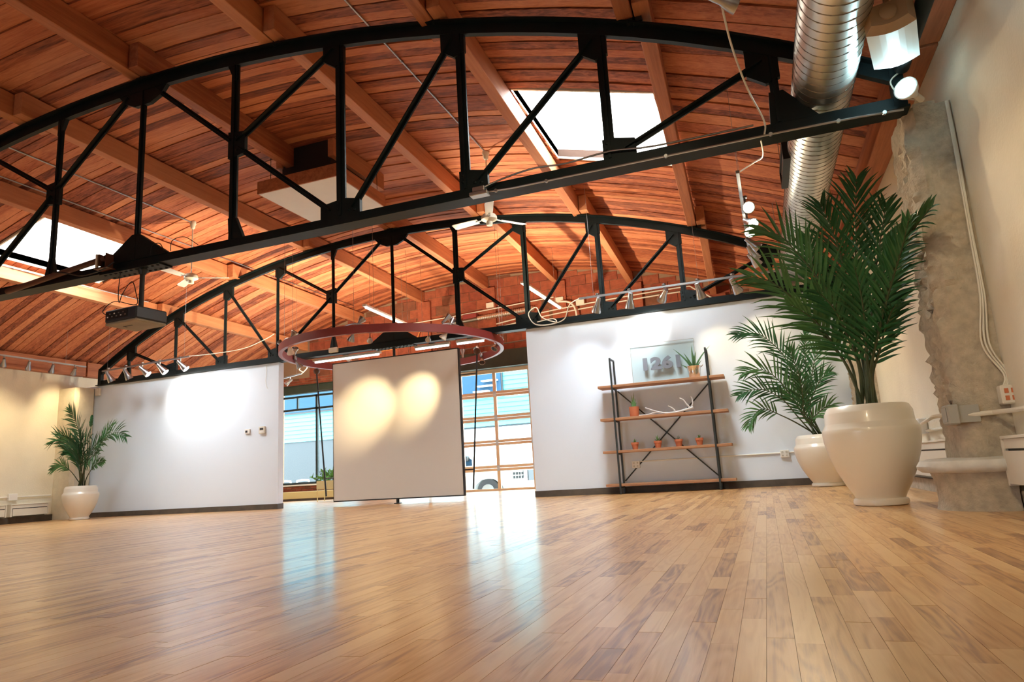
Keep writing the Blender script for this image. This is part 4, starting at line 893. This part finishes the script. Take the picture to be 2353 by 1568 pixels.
# aloe in a silver bucket
ab = atY(1597, 868, YF-0.22); ax = ab.x; az = SZ[3]+0.0005; ay = YF-0.25
t = thing('potted_aloe', (ax, ay, az), 'aloe plant in a small silver bucket on the top shelf', 'plant')
bk = MB().lathe([(0, 0), (0.082, 0), (0.086, 0.004), (0.10, 0.10), (0.113, 0.185), (0.119, 0.19), (0.113, 0.193), (0.105, 0.18), (0.1, 0.15), (0, 0.15)], 24, (ax, ay, az)).build('bucket', M['silver'], t, smooth=True)
for s in (-1, 1): MB().tube(smoothpts([(ax+s*0.112, ay-0.02, az+0.17), (ax+s*0.145, ay-0.02, az+0.2), (ax+s*0.145, ay+0.02, az+0.2), (ax+s*0.112, ay+0.02, az+0.17)], 4), 0.004, 6).build('handle', M['silver'], bk)
MB().lathe([(0, 0.1505), (0.099, 0.1505), (0.06, 0.16), (0, 0.165)], 16, (ax, ay, az)).build('soil', M['soil'], t)
for (dx, dy, dz_, L_, w_, cl) in ((-0.55, -0.1, 1, 0.46, 0.020, (-0.55, 0, 0.1)), (-0.35, -0.3, 1, 0.30, 0.022, (-0.2, 0, 0)), (0.02, -0.2, 1, 0.36, 0.024, (0, 0, 0)), (-0.03, 0.2, 1, 0.42, 0.020, (0.02, 0, 0)), (0.15, 0.1, 1, 0.30, 0.024, (0.05, 0, 0)), (0.55, -0.1, 1, 0.45, 0.017, (0.45, 0, -0.1)), (0.6, -0.3, 0.5, 0.18, 0.016, (0.0, 0, 0.3)), (-0.9, -0.2, 0.35, 0.2, 0.016, (0, 0, 0.3)), (0.1, -0.4, 1, 0.25, 0.022, (0.1, 0, 0))):
    m = MB(); leafstrip(m, (ax+dx*0.03, ay+dy*0.03, az+0.15), (dx, dy, dz_), L_, w_, cl, (0.1, -1, 0.2)); m.build('leaf', M['aloe'], t, smooth=True)
# antler
t = thing('antler', (4.95, YF-0.26, SZ[2]), 'pale branching antler lying on the second shelf', 'antler')
def aq(px, py): p = atY(px, py, YF-0.27); return V((p.x, YF-0.27, max(p.z, SZ[2]+0.017)))
beam_ = smoothpts([aq(1468, 957), aq(1490, 954), aq(1508, 948), aq(1535, 951), aq(1560, 946), aq(1585, 939), aq(1593, 936)], 5)
n = len(beam_); MB().tube(beam_, [0.008+0.014*(i/n) for i in range(n)], 8).build('main_beam', M['bone'], t, smooth=True)
for P in ([aq(1530, 951), aq(1508, 946), aq(1490, 940), aq(1483, 938)], [aq(1552, 947), aq(1546, 939), aq(1535, 933)], [aq(1586, 938), aq(1577, 928), aq(1570, 919), aq(1561, 915)], [aq(1590, 936), aq(1592, 925), aq(1590, 916), aq(1587, 912)]):
    Q = smoothpts(P, 4); Q = [q+V((0, -0.012*i/len(Q), 0)) for i, q in enumerate(Q)]
    MB().tube(Q, [0.015*(1-0.65*i/len(Q)) for i in range(len(Q))], 8).build('tine', M['bone'], t, smooth=True)
# terracotta pots
def tpot(px, shelf, r, h, yy, label, kind):
    p = atY(px, 1000, yy); xx = atY(px, {2: 940, 1: 1020}[shelf], yy).x; z = SZ[shelf]+0.0005
    t = thing('potted_succulent', (xx, yy, z), label, 'plant', 'succulents on the shelves')
    MB().lathe([(0, 0), (r*0.66, 0), (r*0.9, h*0.68), (r*1.0, h*0.70), (r*1.03, h), (r*0.9, h), (r*0.86, h*0.85), (0, h*0.85)] if kind != 'smooth' else [(0, 0), (r*0.88, 0), (r*0.95, h*0.08), (r*1.0, h*0.9), (r, h), (r*0.9, h), (r*0.88, h*0.88), (0, h*0.88)], 20, (xx, yy, z)).build('terracotta_pot', M['terra'], t, smooth=True)
    MB().lathe([(0, h*0.9), (r*0.86, h*0.87)], 14, (xx, yy, z)).build('soil', M['soil'], t)
    rr = random.Random(px)
    if kind == 'smooth':
        for (dx, L_) in ((-0.5, 0.13), (-0.15, 0.22), (0.1, 0.26), (0.35, 0.16), (0.6, 0.1)):
            m = MB(); leafstrip(m, (xx+dx*0.03, yy, z+h*0.88), (dx*0.45, -0.1, 1), L_, 0.014, (dx*0.2, 0, 0), (0.1, -1, 0.1)); m.build('leaf', M['succ'], t, smooth=True)
    else:
        for k in range(11 if kind != 'grey' else 13):
            a = 2*PI*k/5.5; el = 0.25+0.11*k; d = V((math.cos(a)*math.cos(el), math.sin(a)*math.cos(el), math.sin(el)))
            m = MB(); leafstrip(m, (xx, yy, z+h*0.9+0.002*k), d, {'tall': 0.085, 'grey': 0.06}.get(kind, 0.05)*rr.uniform(0.8, 1.1), 0.013, (0, 0, 0.25), (0, 0.3, 1), n=4, thick=0.008); m.build('leaf', M['succgrey' if kind == 'grey' else 'succ'], t, smooth=True)
tpot(1457, 2, 0.082, 0.165, YF-0.25, 'smooth terracotta pot with a small spiky aloe beside the antler', 'smooth')
tpot(1459, 1, 0.062, 0.115, YF-0.25, 'terracotta pot with a small round green succulent, leftmost on the third shelf', 'small')
tpot(1512, 1, 0.064, 0.115, YF-0.25, 'terracotta pot with the tallest rosette succulent, second from the left on the third shelf', 'tall')
tpot(1560, 1, 0.064, 0.115, YF-0.25, 'terracotta pot with a grey succulent, third from the left on the third shelf', 'grey')
tpot(1608, 1, 0.062, 0.115, YF-0.25, 'terracotta pot with a low green succulent, rightmost on the third shelf', 'small')

# ---- palms in glazed pots
LEAFN = [0]
def palm(bx, by, R, H, label, fronds, leaflen, leafw, seed, individual=False, stemr=0.012):
    t = thing('potted_palm', (bx, by, 0), label, 'plant', 'potted palms'); rr = random.Random(seed)
    k = R; hh = H/2.15
    P = [(0, 0.0), (.51, 0), (.545, .02), (.56, .07), (.545, .13), (.50, .155), (.525, .22), (.66, .45), (.805, .75), (.92, 1.08), (.985, 1.38), (1.0, 1.56), (.995, 1.64), (.985, 1.655), (.925, 1.765), (.918, 1.78), (.905, 2.00), (.895, 2.015), (.84, 2.125), (.80, 2.15), (.765, 2.135), (.75, 2.0), (.75, 1.9)]
    MB().lathe([(r_*k, z*hh) for r_, z in P], 56, (bx, by, 0)).build('glazed_pot', M['pot'], t, smooth=True)
    MB().lathe([(0, 1.93*hh), (.752*k, 1.9*hh)], 20, (bx, by, 0)).build('soil', M['soil'], t)
    for fi, fr in enumerate(fronds):
        pts, LL, light, start = fr
        base = V((bx+rr.uniform(-0.25, 0.25)*k, by+rr.uniform(-0.25, 0.25)*k, 1.91*hh))
        path = smoothpts([base]+pts, 8); n = len(path)
        MBs = MB().tube(path, [stemr*(1-0.8*i/n) for i in range(n)], 6)
        fo = MBs.build('frond', M['stem'], t, smooth=True)
        seg = [0.0]
        for i in range(1, n): seg.append(seg[-1]+(path[i]-path[i-1]).length)
        tot = seg[-1]; big = MB()
        nl = max(14, int(tot*(1-start)/ (leafw*1.9)))
        mt = M['leaflit'] if light else M['leaf']
        nr = V((rr.uniform(-0.25, 0.25), -1, 0.25)).normalized()
        for j in range(nl):
            f = start+(1-start)*(j+0.5)/nl; s = f*tot; i = max(1, next(i for i in range(n) if seg[i] >= s)); u = (s-seg[i-1])/(seg[i]-seg[i-1]+1e-9)
            p = path[i-1].lerp(path[i], u); tg = (path[i]-path[i-1]).normalized()
            side = tg.cross(nr).normalized(); g = (f-start)/(1-start)
            ln = leaflen*LL*(0.45+0.55*math.sin(PI*min(1, 0.12+g*0.95)) if g < 0.6 else 0.38+0.62*(1-((g-0.6)/0.4)**1.5)*0.98)*rr.uniform(0.88, 1.08)
            for sg in (-1, 1):
                an = math.radians(38+32*g+rr.uniform(-6, 6)); d = (side*sg*math.cos(an)+tg*math.sin(an)+nr*rr.uniform(-0.05, 0.28)).normalized()
                m = MB() if (individual and LEAFN[0] < 300) else big
                q = p.copy(); vs = []; ns = 4; dr = rr.uniform(0.06, 0.22)*(1.0+0.5*abs(d.x))
                pw = (0.35, 1.0, 0.85, 0.5, 0.03)
                for e in range(ns+1):
                    sd = d.cross(nr).normalized(); up = sd.cross(d)
                    w2 = leafw*0.5*pw[e]
                    vs += [q+sd*w2+up*w2*0.35, q, q-sd*w2+up*w2*0.35]
                    q = q+d*(ln/ns); d = (d+V((0, 0, -dr*(0.35+0.3*e)))).normalized()
                fs = []
                for e in range(ns): fs += [(3*e, 3*e+3, 3*e+4, 3*e+1), (3*e+1, 3*e+4, 3*e+5, 3*e+2)]
                m.add(vs, fs)
                if m is not big: m.build('leaflet', mt, fo); LEAFN[0] += 1
        if big.v: big.build('leaflets', mt, fo, kind='stuff')
    return t
def F(Y0, dy, *px):      # a stem seen in the photograph, standing at its own depth and leaning dy metres by its tip
    n = len(px); return [atY(a, b, Y0+dy*(i+1)/n) for i, (a, b) in enumerate(px)]
BY = 6.62; bc = atY(2000, 1160, BY)
bx = atY(2022, 1160, BY).x
def pxr(p, hw): return hw*(p-CAM).dot(_f)/FPX*0.97
Rb = pxr(atY(2001, 1000, BY), 105)
bx = atY(2001, 1000, BY).x
Hb = atY(2000, 931, BY-Rb*0.2).z
big_f = [
 (F(BY, 0.35, (1985, 840), (1969, 740), (1966, 610), (1966, 482), (1968, 412)), 1.0, False, 0.36),
 (F(BY, 0.1, (1965, 800), (1915, 690), (1868, 625), (1830, 580), (1792, 543), (1745, 530)), 1.0, True, 0.38),
 (F(BY, -0.3, (1945, 840), (1892, 770), (1848, 712), (1806, 672), (1765, 645), (1718, 635)), 0.95, True, 0.36),
 (F(BY, 0.25, (1975, 790), (1955, 690), (1935, 600), (1912, 530), (1885, 470)), 1.0, False, 0.36),
 (F(BY, 0.25, (2000, 800), (2005, 690), (2015, 600), (2028, 520), (2035, 470)), 0.95, False, 0.36),
 (F(BY, -1.35, (2003, 850), (2025, 730), (2063, 597), (2095, 535), (2140, 475)), 0.60, False, 0.36),
 (F(BY, -1.2, (2000, 860), (2018, 770), (2045, 665), (2070, 580), (2090, 500)), 0.55, False, 0.36),
 (F(BY, -0.2, (1990, 830), (2000, 740), (2020, 660), (2040, 600), (2055, 560)), 0.85, False, 0.34),
 (F(BY, 0.4, (1960, 850), (1925, 780), (1890, 690), (1865, 600), (1850, 540)), 0.85, False, 0.36),
 (F(BY, -0.4, (1975, 850), (1950, 780), (1925, 725), (1900, 690), (1875, 668)), 0.8, False, 0.38),
 (F(BY, -0.5, (1995, 860), (1990, 790), (1985, 720), (1975, 660), (1962, 610)), 0.8, False, 0.34),
 (F(BY, -0.9, (2005, 870), (2020, 810), (2036, 750), (2052, 710), (2075, 690)), 0.6, False, 0.36),
 (F(BY, -0.3, (1960, 870), (1920, 800), (1880, 745), (1850, 720), (1815, 700)), 0.75, True, 0.40),
]
palm(bx, BY, Rb, Hb, 'tallest palm in the large glazed cream pot by the right concrete column', big_f, 0.50, 0.032, 3, True, 0.014)
CY = 10.72; Rc = pxr(atY(1895, 1040, CY), 65); cxp = atY(1893, 1040, CY).x
Hc = atY(1880, 999, CY-0.1).z
cor_f = [
 (F(CY, -0.3, (1846, 940), (1812, 837), (1775, 790), (1737, 766), (1692, 770)), 0.9, False, 0.42),
 (F(CY, -0.4, (1840, 945), (1812, 902), (1778, 864), (1744, 849), (1708, 858)), 0.9, True, 0.40),
 (F(CY, -0.6, (1835, 960), (1800, 920), (1758, 897), (1725, 897), (1697, 910)), 0.75, False, 0.5),
 (F(CY, -0.3, (1835, 975), (1795, 955), (1755, 940), (1732, 955), (1720, 982)), 0.6, True, 0.55),
 (F(CY, 0.1, (1855, 930), (1852, 860), (1850, 800), (1853, 750)), 0.35, False, 0.62),
 (F(CY, 0.1, (1858, 930), (1866, 860), (1878, 805), (1896, 785)), 0.7, False, 0.40),
 (F(CY, -0.2, (1865, 970), (1880, 950), (1904, 932), (1924, 938)), 0.55, True, 0.35),
 (F(CY, -0.3, (1850, 930), (1838, 870), (1822, 825), (1812, 800)), 0.75, False, 0.42),
 (F(CY, -0.4, (1862, 940), (1872, 900), (1888, 870), (1908, 855)), 0.75, False, 0.42),
 (F(CY, -0.5, (1852, 960), (1845, 920), (1842, 890), (1835, 865)), 0.7, False, 0.35),
 (F(CY, 0.1, (1848, 960), (1828, 925), (1808, 902), (1790, 892)), 0.7, False, 0.45),
]
palm(cxp, CY, Rc, Hc, 'medium palm in a glazed cream pot in the far right corner', cor_f, 0.46, 0.028, 5, False, 0.012)
LY = 10.62; Rl = pxr(atY(186, 1130, LY), 38); lx = atY(186, 1130, LY).x
Hl = atY(186, 1117, LY-0.15).z
lef_f = [
 (F(LY, 0.1, (185, 1060), (183, 1004), (174, 970), (160, 940)), 0.72, False, 0.40),
 (F(LY, -0.2, (195, 1080), (217, 1047), (238, 1012), (266, 994), (290, 1004)), 0.72, False, 0.42),
 (F(LY, 0.1, (205, 1050), (230, 1020), (248, 990), (260, 975)), 0.45, True, 0.62),
 (F(LY, -0.2, (180, 1075), (161, 1030), (140, 1010), (117, 1020)), 0.7, False, 0.42),
 (F(LY, -0.4, (180, 1070), (166, 1025), (152, 1005), (140, 1000)), 0.7, True, 0.42),
 (F(LY, -0.2, (179, 1105), (163, 1084), (143, 1070), (119, 1081)), 0.45, True, 0.52),
 (F(LY, -0.2, (197, 1104), (212, 1076), (226, 1064), (240, 1061)), 0.35, True, 0.5),
 (F(LY, 0.1, (200, 1060), (206, 1010), (209, 980), (212, 956)), 0.12, False, 0.85),
 (F(LY, -0.5, (188, 1080), (192, 1040), (198, 1015), (208, 1005)), 0.75, False, 0.36),
 (F(LY, -0.4, (186, 1085), (182, 1050), (176, 1030), (168, 1015)), 0.7, False, 0.36),
 (F(LY, -0.3, (194, 1070), (208, 1040), (222, 1020), (232, 1016)), 0.65, False, 0.40),
 (F(LY, -0.7, (185, 1088), (176, 1058), (160, 1042), (146, 1046)), 0.65, False, 0.35),
 (F(LY, -0.7, (192, 1088), (202, 1060), (214, 1048), (226, 1046)), 0.65, False, 0.35),
 (F(LY, -0.3, (188, 1080), (188, 1045), (184, 1020), (190, 1000)), 0.7, False, 0.38),
]
palm(lx, LY, Rl, Hl, 'palm in a glazed cream pot in the left corner by the column', lef_f, 0.62, 0.036, 9, False, 0.012)

# ---- things on the partitions
def plateobj(name, px, py, w_, h_, d_, label, cat, mat='white', yy=YF-0.03, group=None):
    p = atY(px, py, yy); t = thing(name, (p.x, yy, p.z-h_/2), label, cat, group)
    MB().bounds(p.x-w_/2, p.x+w_/2, yy-d_, yy-0.0005, p.z-h_/2, p.z+h_/2).build('casing', M[mat], t, bevel=0.006); return t, p
t, p = plateobj('thermostat', 570, 992, 0.13, 0.10, 0.03, 'small white thermostat with a dark display on the left partition', 'thermostat')
MB().bounds(p.x-0.045, p.x+0.01, YF-0.062, YF-0.0605, p.z-0.025, p.z+0.02).build('display', M['projbody'], t)
t, p = plateobj('control_panel', 604, 989, 0.15, 0.15, 0.04, 'cream wall control panel right of the thermostat', 'control panel', 'cream')
MB().bounds(p.x-0.045, p.x+0.045, YF-0.0715, YF-0.0705, p.z+0.0, p.z+0.045).build('display', M['fargrey'], t); MB().bounds(p.x-0.05, p.x+0.05, YF-0.073, YF-0.0705, p.z-0.05, p.z-0.015).build('cover', M['white'], t)
for px, py, lb in ((1803, 1043, 'white double socket on the wall conduit beside the corner palm'), (1462, 1068, 'white double socket on the wall behind the shelf unit')):
    t, p = plateobj('wall_socket', px, py, 0.13, 0.115, 0.045, lb, 'socket', group='wall sockets')
    for a in (-0.03, 0.03):
        for b in (-0.026, 0.026):
            so = MB().lathe([(0, 0), (0.019, 0), (0.018, 0.004), (0, 0.004)], 12, (p.x+a, YF-0.0755, p.z+b), Matrix.Rotation(PI/2, 3, 'X')).build('outlet', M['cream'], t)
            MB().bounds(p.x+a-0.008, p.x+a-0.004, YF-0.0815, YF-0.0796, p.z+b-0.006, p.z+b+0.008).bounds(p.x+a+0.004, p.x+a+0.008, YF-0.0815, YF-0.0796, p.z+b-0.006, p.z+b+0.008).build('slot', M['black'], so)
zA = atY(1700, 1047, YF-0.04).z
conduit([(4.60, YF-0.042, zA), (6.79, YF-0.042, zA)], 'white conduit on the right partition between the two sockets', r=0.012, mat='white')
conduit([(6.91, YF-0.042, zA), (7.87, YF-0.042, zA+0.01)], 'white conduit on the right partition running behind the corner palm', r=0.012, mat='white')
t = thing('alarm_box', (-7.86, YF-0.08, 2.83), 'small cream alarm box high in the left corner by the column', 'alarm'); MB().bounds(-7.92, -7.78, YF-0.09, YF-0.0305, 2.76, 2.94).build('casing', M['cream'], t, bevel=0.01); MB().bounds(-7.87, -7.83, YF-0.093, YF-0.0905, 2.88, 2.91).build('lamp', M['white'], t)
o = MB().tube(smoothpts([(-3.05, YF-0.04, 2.97), (-3.04, YF-0.045, 2.8), (-3.06, YF-0.04, 2.62), (-3.03, YF-0.045, 2.50), (-3.0, YF-0.05, 2.46)]), 0.004, 6).build('dangling_cable', M['cable'], smooth=True); tag(o, 'thin cable dangling down the left partition near its end', 'cable')
# ---- baseboard heaters and conduits of the side walls
def heater(x0, x1, y0, y1, z0, z1, face, label):
    t = thing('baseboard_heater', ((x0+x1)/2, (y0+y1)/2, z0), label, 'heater', 'baseboard heaters')
    MB().bounds(x0, x1, y0, y1, z1-0.02, z1).bounds(x0, x1, y0, y0+0.03, z0, z1-0.02).bounds(x0, x1, y1-0.03, y1, z0, z1-0.02).build('casing', M['cream'], t, bevel=0.003)
    xf = (x0, x0+0.006) if face < 0 else (x1-0.006, x1)
    MB().bounds(xf[0], xf[1], y0+0.04, y1-0.04, z0+0.015, z1-0.10).build('front_panel', M['cream'], t)
    MB().bounds(xf[0]+0.012*(-face), xf[1]+0.012*(-face), y0+0.031, y1-0.031, z1-0.085, z1-0.022).build('top_panel', M['cream'], t)
    b0, b1 = (x0+0.03, x1) if face < 0 else (x0, x1-0.03)
    MB().bounds(b0, b1, y0+0.031, y1-0.031, z0+0.01, z1-0.025).build('fins', M['black'], t)
heater(XW-0.13, XW-0.001, 3.9, 5.50, 0.17, 0.50, -1, 'cream baseboard heater at the right edge, in front of the column')
heater(XW-0.11, XW-0.001, 6.95, 9.3, 0.155, 0.52, -1, 'cream baseboard heater on the right wall, behind the column')
heater(XL+0.001, XL+0.15, 9.98, 10.80, 0.14, 0.40, 1, 'cream baseboard heater on the left wall beside the palm pot')
heater(XL+0.001, XL+0.15, 7.6, 9.90, 0.14, 0.40, 1, 'cream baseboard heater at the left edge of the picture')
t = thing('junction_box', (7.83, 5.52, 0.63), 'grey junction box clamped on the concrete column above its ledge', 'junction box')
MB().bounds(7.80, 7.875, 5.53, 5.70, 0.60, 0.74).build('casing', M['boxgrey'], t, bevel=0.01); MB().bounds(7.795, 7.7995, 5.55, 5.68, 0.62, 0.72).build('cover', M['conduit'], t); MB().bounds(7.86, 8.0, 5.56, 5.595, 0.61, 0.73).build('strap', M['boxgrey'], t)
conduit([(7.93, 5.575, 0.66), (8.08, 5.56, 0.665), (XW-0.03, 5.4, 0.665), (XW-0.03, 3.5, 0.665)], 'white pipe on the column face leading to the right edge', r=0.017, mat='cable')
conduit([(7.84, 5.71, 0.68), (7.86, 6.3, 0.69), (XW-0.06, 8.2, 0.70)], 'white pipe from the column box to the wall junction, upper of two', r=0.016, mat='cable')
conduit([(XW-0.02, 6.25, 0.62), (XW-0.02, 8.2, 0.625), (XW-0.02, 10.85, 0.625)], 'white pipe along the right wall, lower of two', r=0.015, mat='cable')
o = MB().bounds(XW-0.09, XW-0.001, 8.2, 8.38, 0.60, 0.76).build('junction_box', M['white'], bevel=0.01); tag(o, 'white junction box on the right wall between pot and column', 'junction box')
t = thing('socket_box', (8.24, 5.54, 0.75), 'cream box with four red sockets on the column side, cables entering its top', 'socket')
pa = atY(2325, 905, 5.48); MB().bounds(pa.x-0.055, pa.x+0.06, 5.50, 5.59, pa.z-0.065, pa.z+0.065).build('casing', M['cream'], t, bevel=0.008)
for a in (-0.022, 0.018):
    for b in (-0.025, 0.025): MB().bounds(pa.x+a-0.012, pa.x+a+0.012, 5.496, 5.4995, pa.z+b-0.016, pa.z+b+0.016).build('outlet', M['terra'], t)
for k, off in enumerate((0.0, 0.014, 0.028)):
    pts = [(XW-0.02-off*0.5, 5.585, 3.02), (XW-0.02-off*0.6, 5.582, 2.6), (XW-0.03-off+0.012*math.sin(k), 5.58, 2.0), (XW-0.03-off, 5.58, 1.5), (XW-0.06-off*1.6, 5.578, 1.15), (pa.x+0.03-off, 5.57, pa.z+0.15), (pa.x+0.0-off*0.7, 5.55, pa.z+0.06)]
    o = MB().tube(smoothpts(pts, 6), 0.007, 6).build('wall_cable', M['cable'], smooth=True); tag(o, ('white cable down the column edge, nearest the wall', 'white cable down the column edge, middle of three', 'white cable down the column edge, farthest from the wall')[k], 'cable', 'cables down the column')
conduit([(XL+0.03, 7.5, 0.55), (XL+0.03, 10.9, 0.55)], 'white conduit along the left wall above the heaters', r=0.014, mat='white')
o = MB().bounds(XL+0.001, XL+0.06, 9.98, 10.16, 0.48, 0.62).build('junction_box', M['white'], bevel=0.008); tag(o, 'white junction box on the left wall conduit', 'junction box')

# ---- behind the screen: cabinet under the window and planter on a stand
o = MB().bounds(WX0-0.2, -4.5, YB-0.30, YB-0.03, 0.06, 0.26).build('radiator_cover', M['yellow'], bevel=0.01); tag(o, 'long pale yellow radiator cover under the back window', 'radiator')
o = MB().bounds(WX0-0.2, -4.5, YB-0.28, YB-0.03, 0.0, 0.059).build('plinth', M['curb']); tag(o, 'dark plinth under the pale yellow radiator cover', 'plinth')
t = thing('planter', (-4.2, 15.2, 0), 'bushy green plant in a pale yellow planter on thin legs left of the screen', 'plant')
MB().bounds(-4.46, -3.9, 15.05, 15.4, 0.30, 0.52).build('planter_box', M['yellow'], t, bevel=0.012)
for a in (-4.44, -3.92):
    for b in (15.07, 15.38): MB().tube([(a, b, 0), (a, b, 0.30)], 0.012, 6).build('leg', M['yellow'], t)
m = MB(); rr = random.Random(4)
for k in range(110):
    a = rr.uniform(0, 2*PI); el = rr.uniform(0.2, 1.5); d = V((math.cos(a)*math.cos(el), math.sin(a)*math.cos(el), math.sin(el)))
    q = V((-4.2+rr.uniform(-0.2, 0.2), 15.22, 0.50))+d*rr.uniform(0.05, 0.3); leafstrip(m, q, d+V((rr.uniform(-1, 1), rr.uniform(-1, 1), rr.uniform(-0.3, 0.5)))*0.8, 0.13, 0.035, (0, 0, -0.5), (rr.uniform(-1, 1), -1, 0.6), n=3, thick=0.003)
m.build('leaves', M['plantgreen'], t, kind='stuff')
m = MB()
for k in range(12):
    a = 2*PI*k/12; m.tube([(-4.2+0.1*math.cos(a), 15.22+0.06*math.sin(a), 0.48), (-4.2+0.26*math.cos(a), 15.22+0.2*math.sin(a), 0.78)], 0.005, 5)
m.build('stems', M['stem'], t, kind='stuff')

# ================================================================== OUTSIDE
MB().bounds(-40, 25, YB+0.36, 60, -0.75, -0.45).build('ground', M['drive'], kind='structure')
MB().bounds(-40, 40, -50, YR-0.25, -0.5, -0.2).build('ground_street', M['curb'], kind='structure')
MB().bounds(-9, 9, YB+0.31, YB+0.9, -0.45, -0.03).build('sidewalk', M['drive'], kind='structure')
t = thing('building', (-9, 27, -0.45), 'teal boarded building across the street, seen through the window and garage door', 'building')
MB().bounds(-24, 2, 27.0, 30, -0.45, 7.0).build('wall', M['fargrey'], t)
for k in range(22): MB().add([(-24, 26.99, 2.45+k*0.19), (2, 26.99, 2.45+k*0.19), (2, 26.955, 2.45+k*0.19), (-24, 26.955, 2.45+k*0.19), (-24, 26.99, 2.645+k*0.19), (2, 26.99, 2.645+k*0.19)], [(3, 2, 5, 4), (0, 1, 2, 3), (0, 3, 4), (1, 5, 2)]).build('siding_board', M['teal'], t)
for (a, b, c, d) in ((-5.6, -3.7, 3.75, 5.2), (-16.0, -10.2, 3.85, 4.9)):
    fo = MB().bounds(a-0.08, b+0.08, 26.90, 26.953, c-0.08, d+0.08).build('window', M['black'], t)
    MB().bounds(a, b, 26.88, 26.899, c, d).build('pane', M['farglass'], fo)
for k in range(3): MB().bounds(-4.9+0.2*k, -4.2+0.2*k, 26.6, 26.85, 3.9+0.22*k, 3.95+0.22*k).build('balcony_rail', M['farwhite'], t)
MB().bounds(-12.0, -9.6, 26.93, 26.985, -0.45, 2.2).build('garage_shutter', M['fargrey'], t)
MB().bounds(-6.0, 2, 26.0, 26.9, -0.45, 2.3).build('white_front', M['farwhite'], t)
m = MB()
bp_ = thing('brick_pier', (-15.4, 24.5, -0.45), 'narrow brick pier outside at the left edge of the window', 'pier')
for k in range(26): MB().bounds(-14.55-0.02*(k % 2), -14.2-0.02*(k % 2), 24.4, 24.8, -0.45+0.12*k, -0.34+0.12*k).build('brick', M['tile'], bp_, tone=(0.5+0.3*rnd.random(), 0, 0, 1))
bp_.location = (-15.4, 24.5, -0.45)
t = thing('bike_rack', (-12.0, 23.5, -0.45), 'white metal rack standing outside the window', 'rack')
for a in (-12.2, -11.3): MB().tube(smoothpts([(a-0.3, 23.5, -0.45), (a-0.3, 23.5, 0.5), (a-0.2, 23.5, 0.62), (a+0.2, 23.5, 0.62), (a+0.3, 23.5, 0.5), (a+0.3, 23.5, -0.45)]), 0.035, 8).build('hoop', M['farwhite'], t, smooth=True)
MB().bounds(-12.35, -12.0, 23.45, 23.47, 0.0, 0.35).build('notice_plate', M['farwhite'], t)
# white pickup truck
TX, TY = -1.52, 19.6
t = thing('pickup_truck', (TX-2, TY+0.9, -0.45), 'white pickup truck parked outside the garage door', 'truck')
prof = [(-5.6, 0.15), (-5.6, 0.75), (-3.05, 0.78), (-2.95, 0.82), (-2.75, 1.38), (-1.15, 1.42), (-0.35, 0.90), (0.85, 0.76), (1.12, 0.55), (1.15, 0.0), (1.0, -0.10), (0.55, -0.10), (0.45, 0.1), (0.2, 0.28), (-0.2, 0.28), (-0.45, 0.1), (-0.55, -0.1), (-3.5, -0.1), (-3.6, 0.1), (-3.85, 0.28), (-4.25, 0.28), (-4.5, 0.1), (-4.6, -0.1), (-5.5, -0.1)]
MB().prism([(TX+a, b+0.0) for a, b in prof], TY, TY+1.8).build('body', M['farwhite'], t, bevel=0.03)
for a in (0, -4.05):
    for yy in (TY-0.02, TY+1.6):
        wo = MB().lathe([(0.0, 0), (0.30, 0), (0.37, 0.04), (0.38, 0.11), (0.37, 0.18), (0.30, 0.22), (0, 0.22)], 28, (TX+a, yy+0.22, -0.45+0.38), Matrix.Rotation(PI/2, 3, 'X')).build('wheel', M['tyre'], t, smooth=True)
        MB().lathe([(0, 0.0), (0.21, 0.0), (0.2, 0.02), (0.06, 0.04), (0, 0.04)], 18, (TX+a, yy-0.001, -0.45+0.38), Matrix.Rotation(PI/2, 3, 'X')).build('hub', M['conduit'], wo, smooth=True)
MB().prism([(TX-2.7, 0.84), (TX-2.6, 1.30), (TX-1.55, 1.34), (TX-1.55, 0.84)], TY-0.012, TY-0.001).build('side_window', M['farglass'], t)
MB().prism([(TX-1.45, 0.72), (TX-1.45, 1.34), (TX-1.12, 1.34), (TX-0.50, 0.90), (TX-0.50, 0.72)], TY-0.012, TY-0.001).build('side_window', M['farglass'], t)
gl = MB().bounds(TX+1.12, TX+1.18, TY+0.45, TY+1.35, 0.18, 0.5).build('grille', M['fargrey'], t)
for a in range(4):
    for b in range(2): MB().bounds(TX+0.84+0.09*a, TX+0.91+0.09*a, TY-0.012, TY-0.001, 0.26+0.11*b, 0.34+0.11*b).build('side_vent', M['fargrey'], t)
MB().bounds(TX+0.98, TX+1.17, TY+0.05, TY+0.36, 0.3, 0.5).build('headlight', M['conduit'], t)
MB().bounds(TX+0.95, TX+1.26, TY+0.03, TY+1.77, -0.12, 0.12).build('bumper', M['conduit'], t, bevel=0.03)
MB().bounds(TX-0.75, TX-0.58, TY-0.22, TY-0.001, 0.86, 1.02).build('wing_mirror', M['black'], t, bevel=0.02)

# pale cabinet in the back room, seen through the far truss at the left
pq = atY(285, 875, 13.6); pq2 = atY(340, 842, 13.6)
t = thing('hanging_cabinet', ((pq.x+pq2.x)/2, 13.9, pq.z), 'pale cabinet in the back room, seen through the far truss above the left partition', 'cabinet')
MB().bounds(pq.x, pq2.x, 13.6, 14.2, pq.z, pq2.z).build('casing', M['cream'], t, bevel=0.03); MB().bounds(pq.x+0.04, pq2.x-0.04, 13.585, 13.599, pq.z+0.04, pq2.z-0.04).build('door', M['cream'], t)
MB().tube([((pq.x+pq2.x)/2, 13.9, pq2.z), ((pq.x+pq2.x)/2, 13.9, deck((pq.x+pq2.x)/2)-0.01)], 0.012, 8).build('hanger_rod', M['conduit'], t)
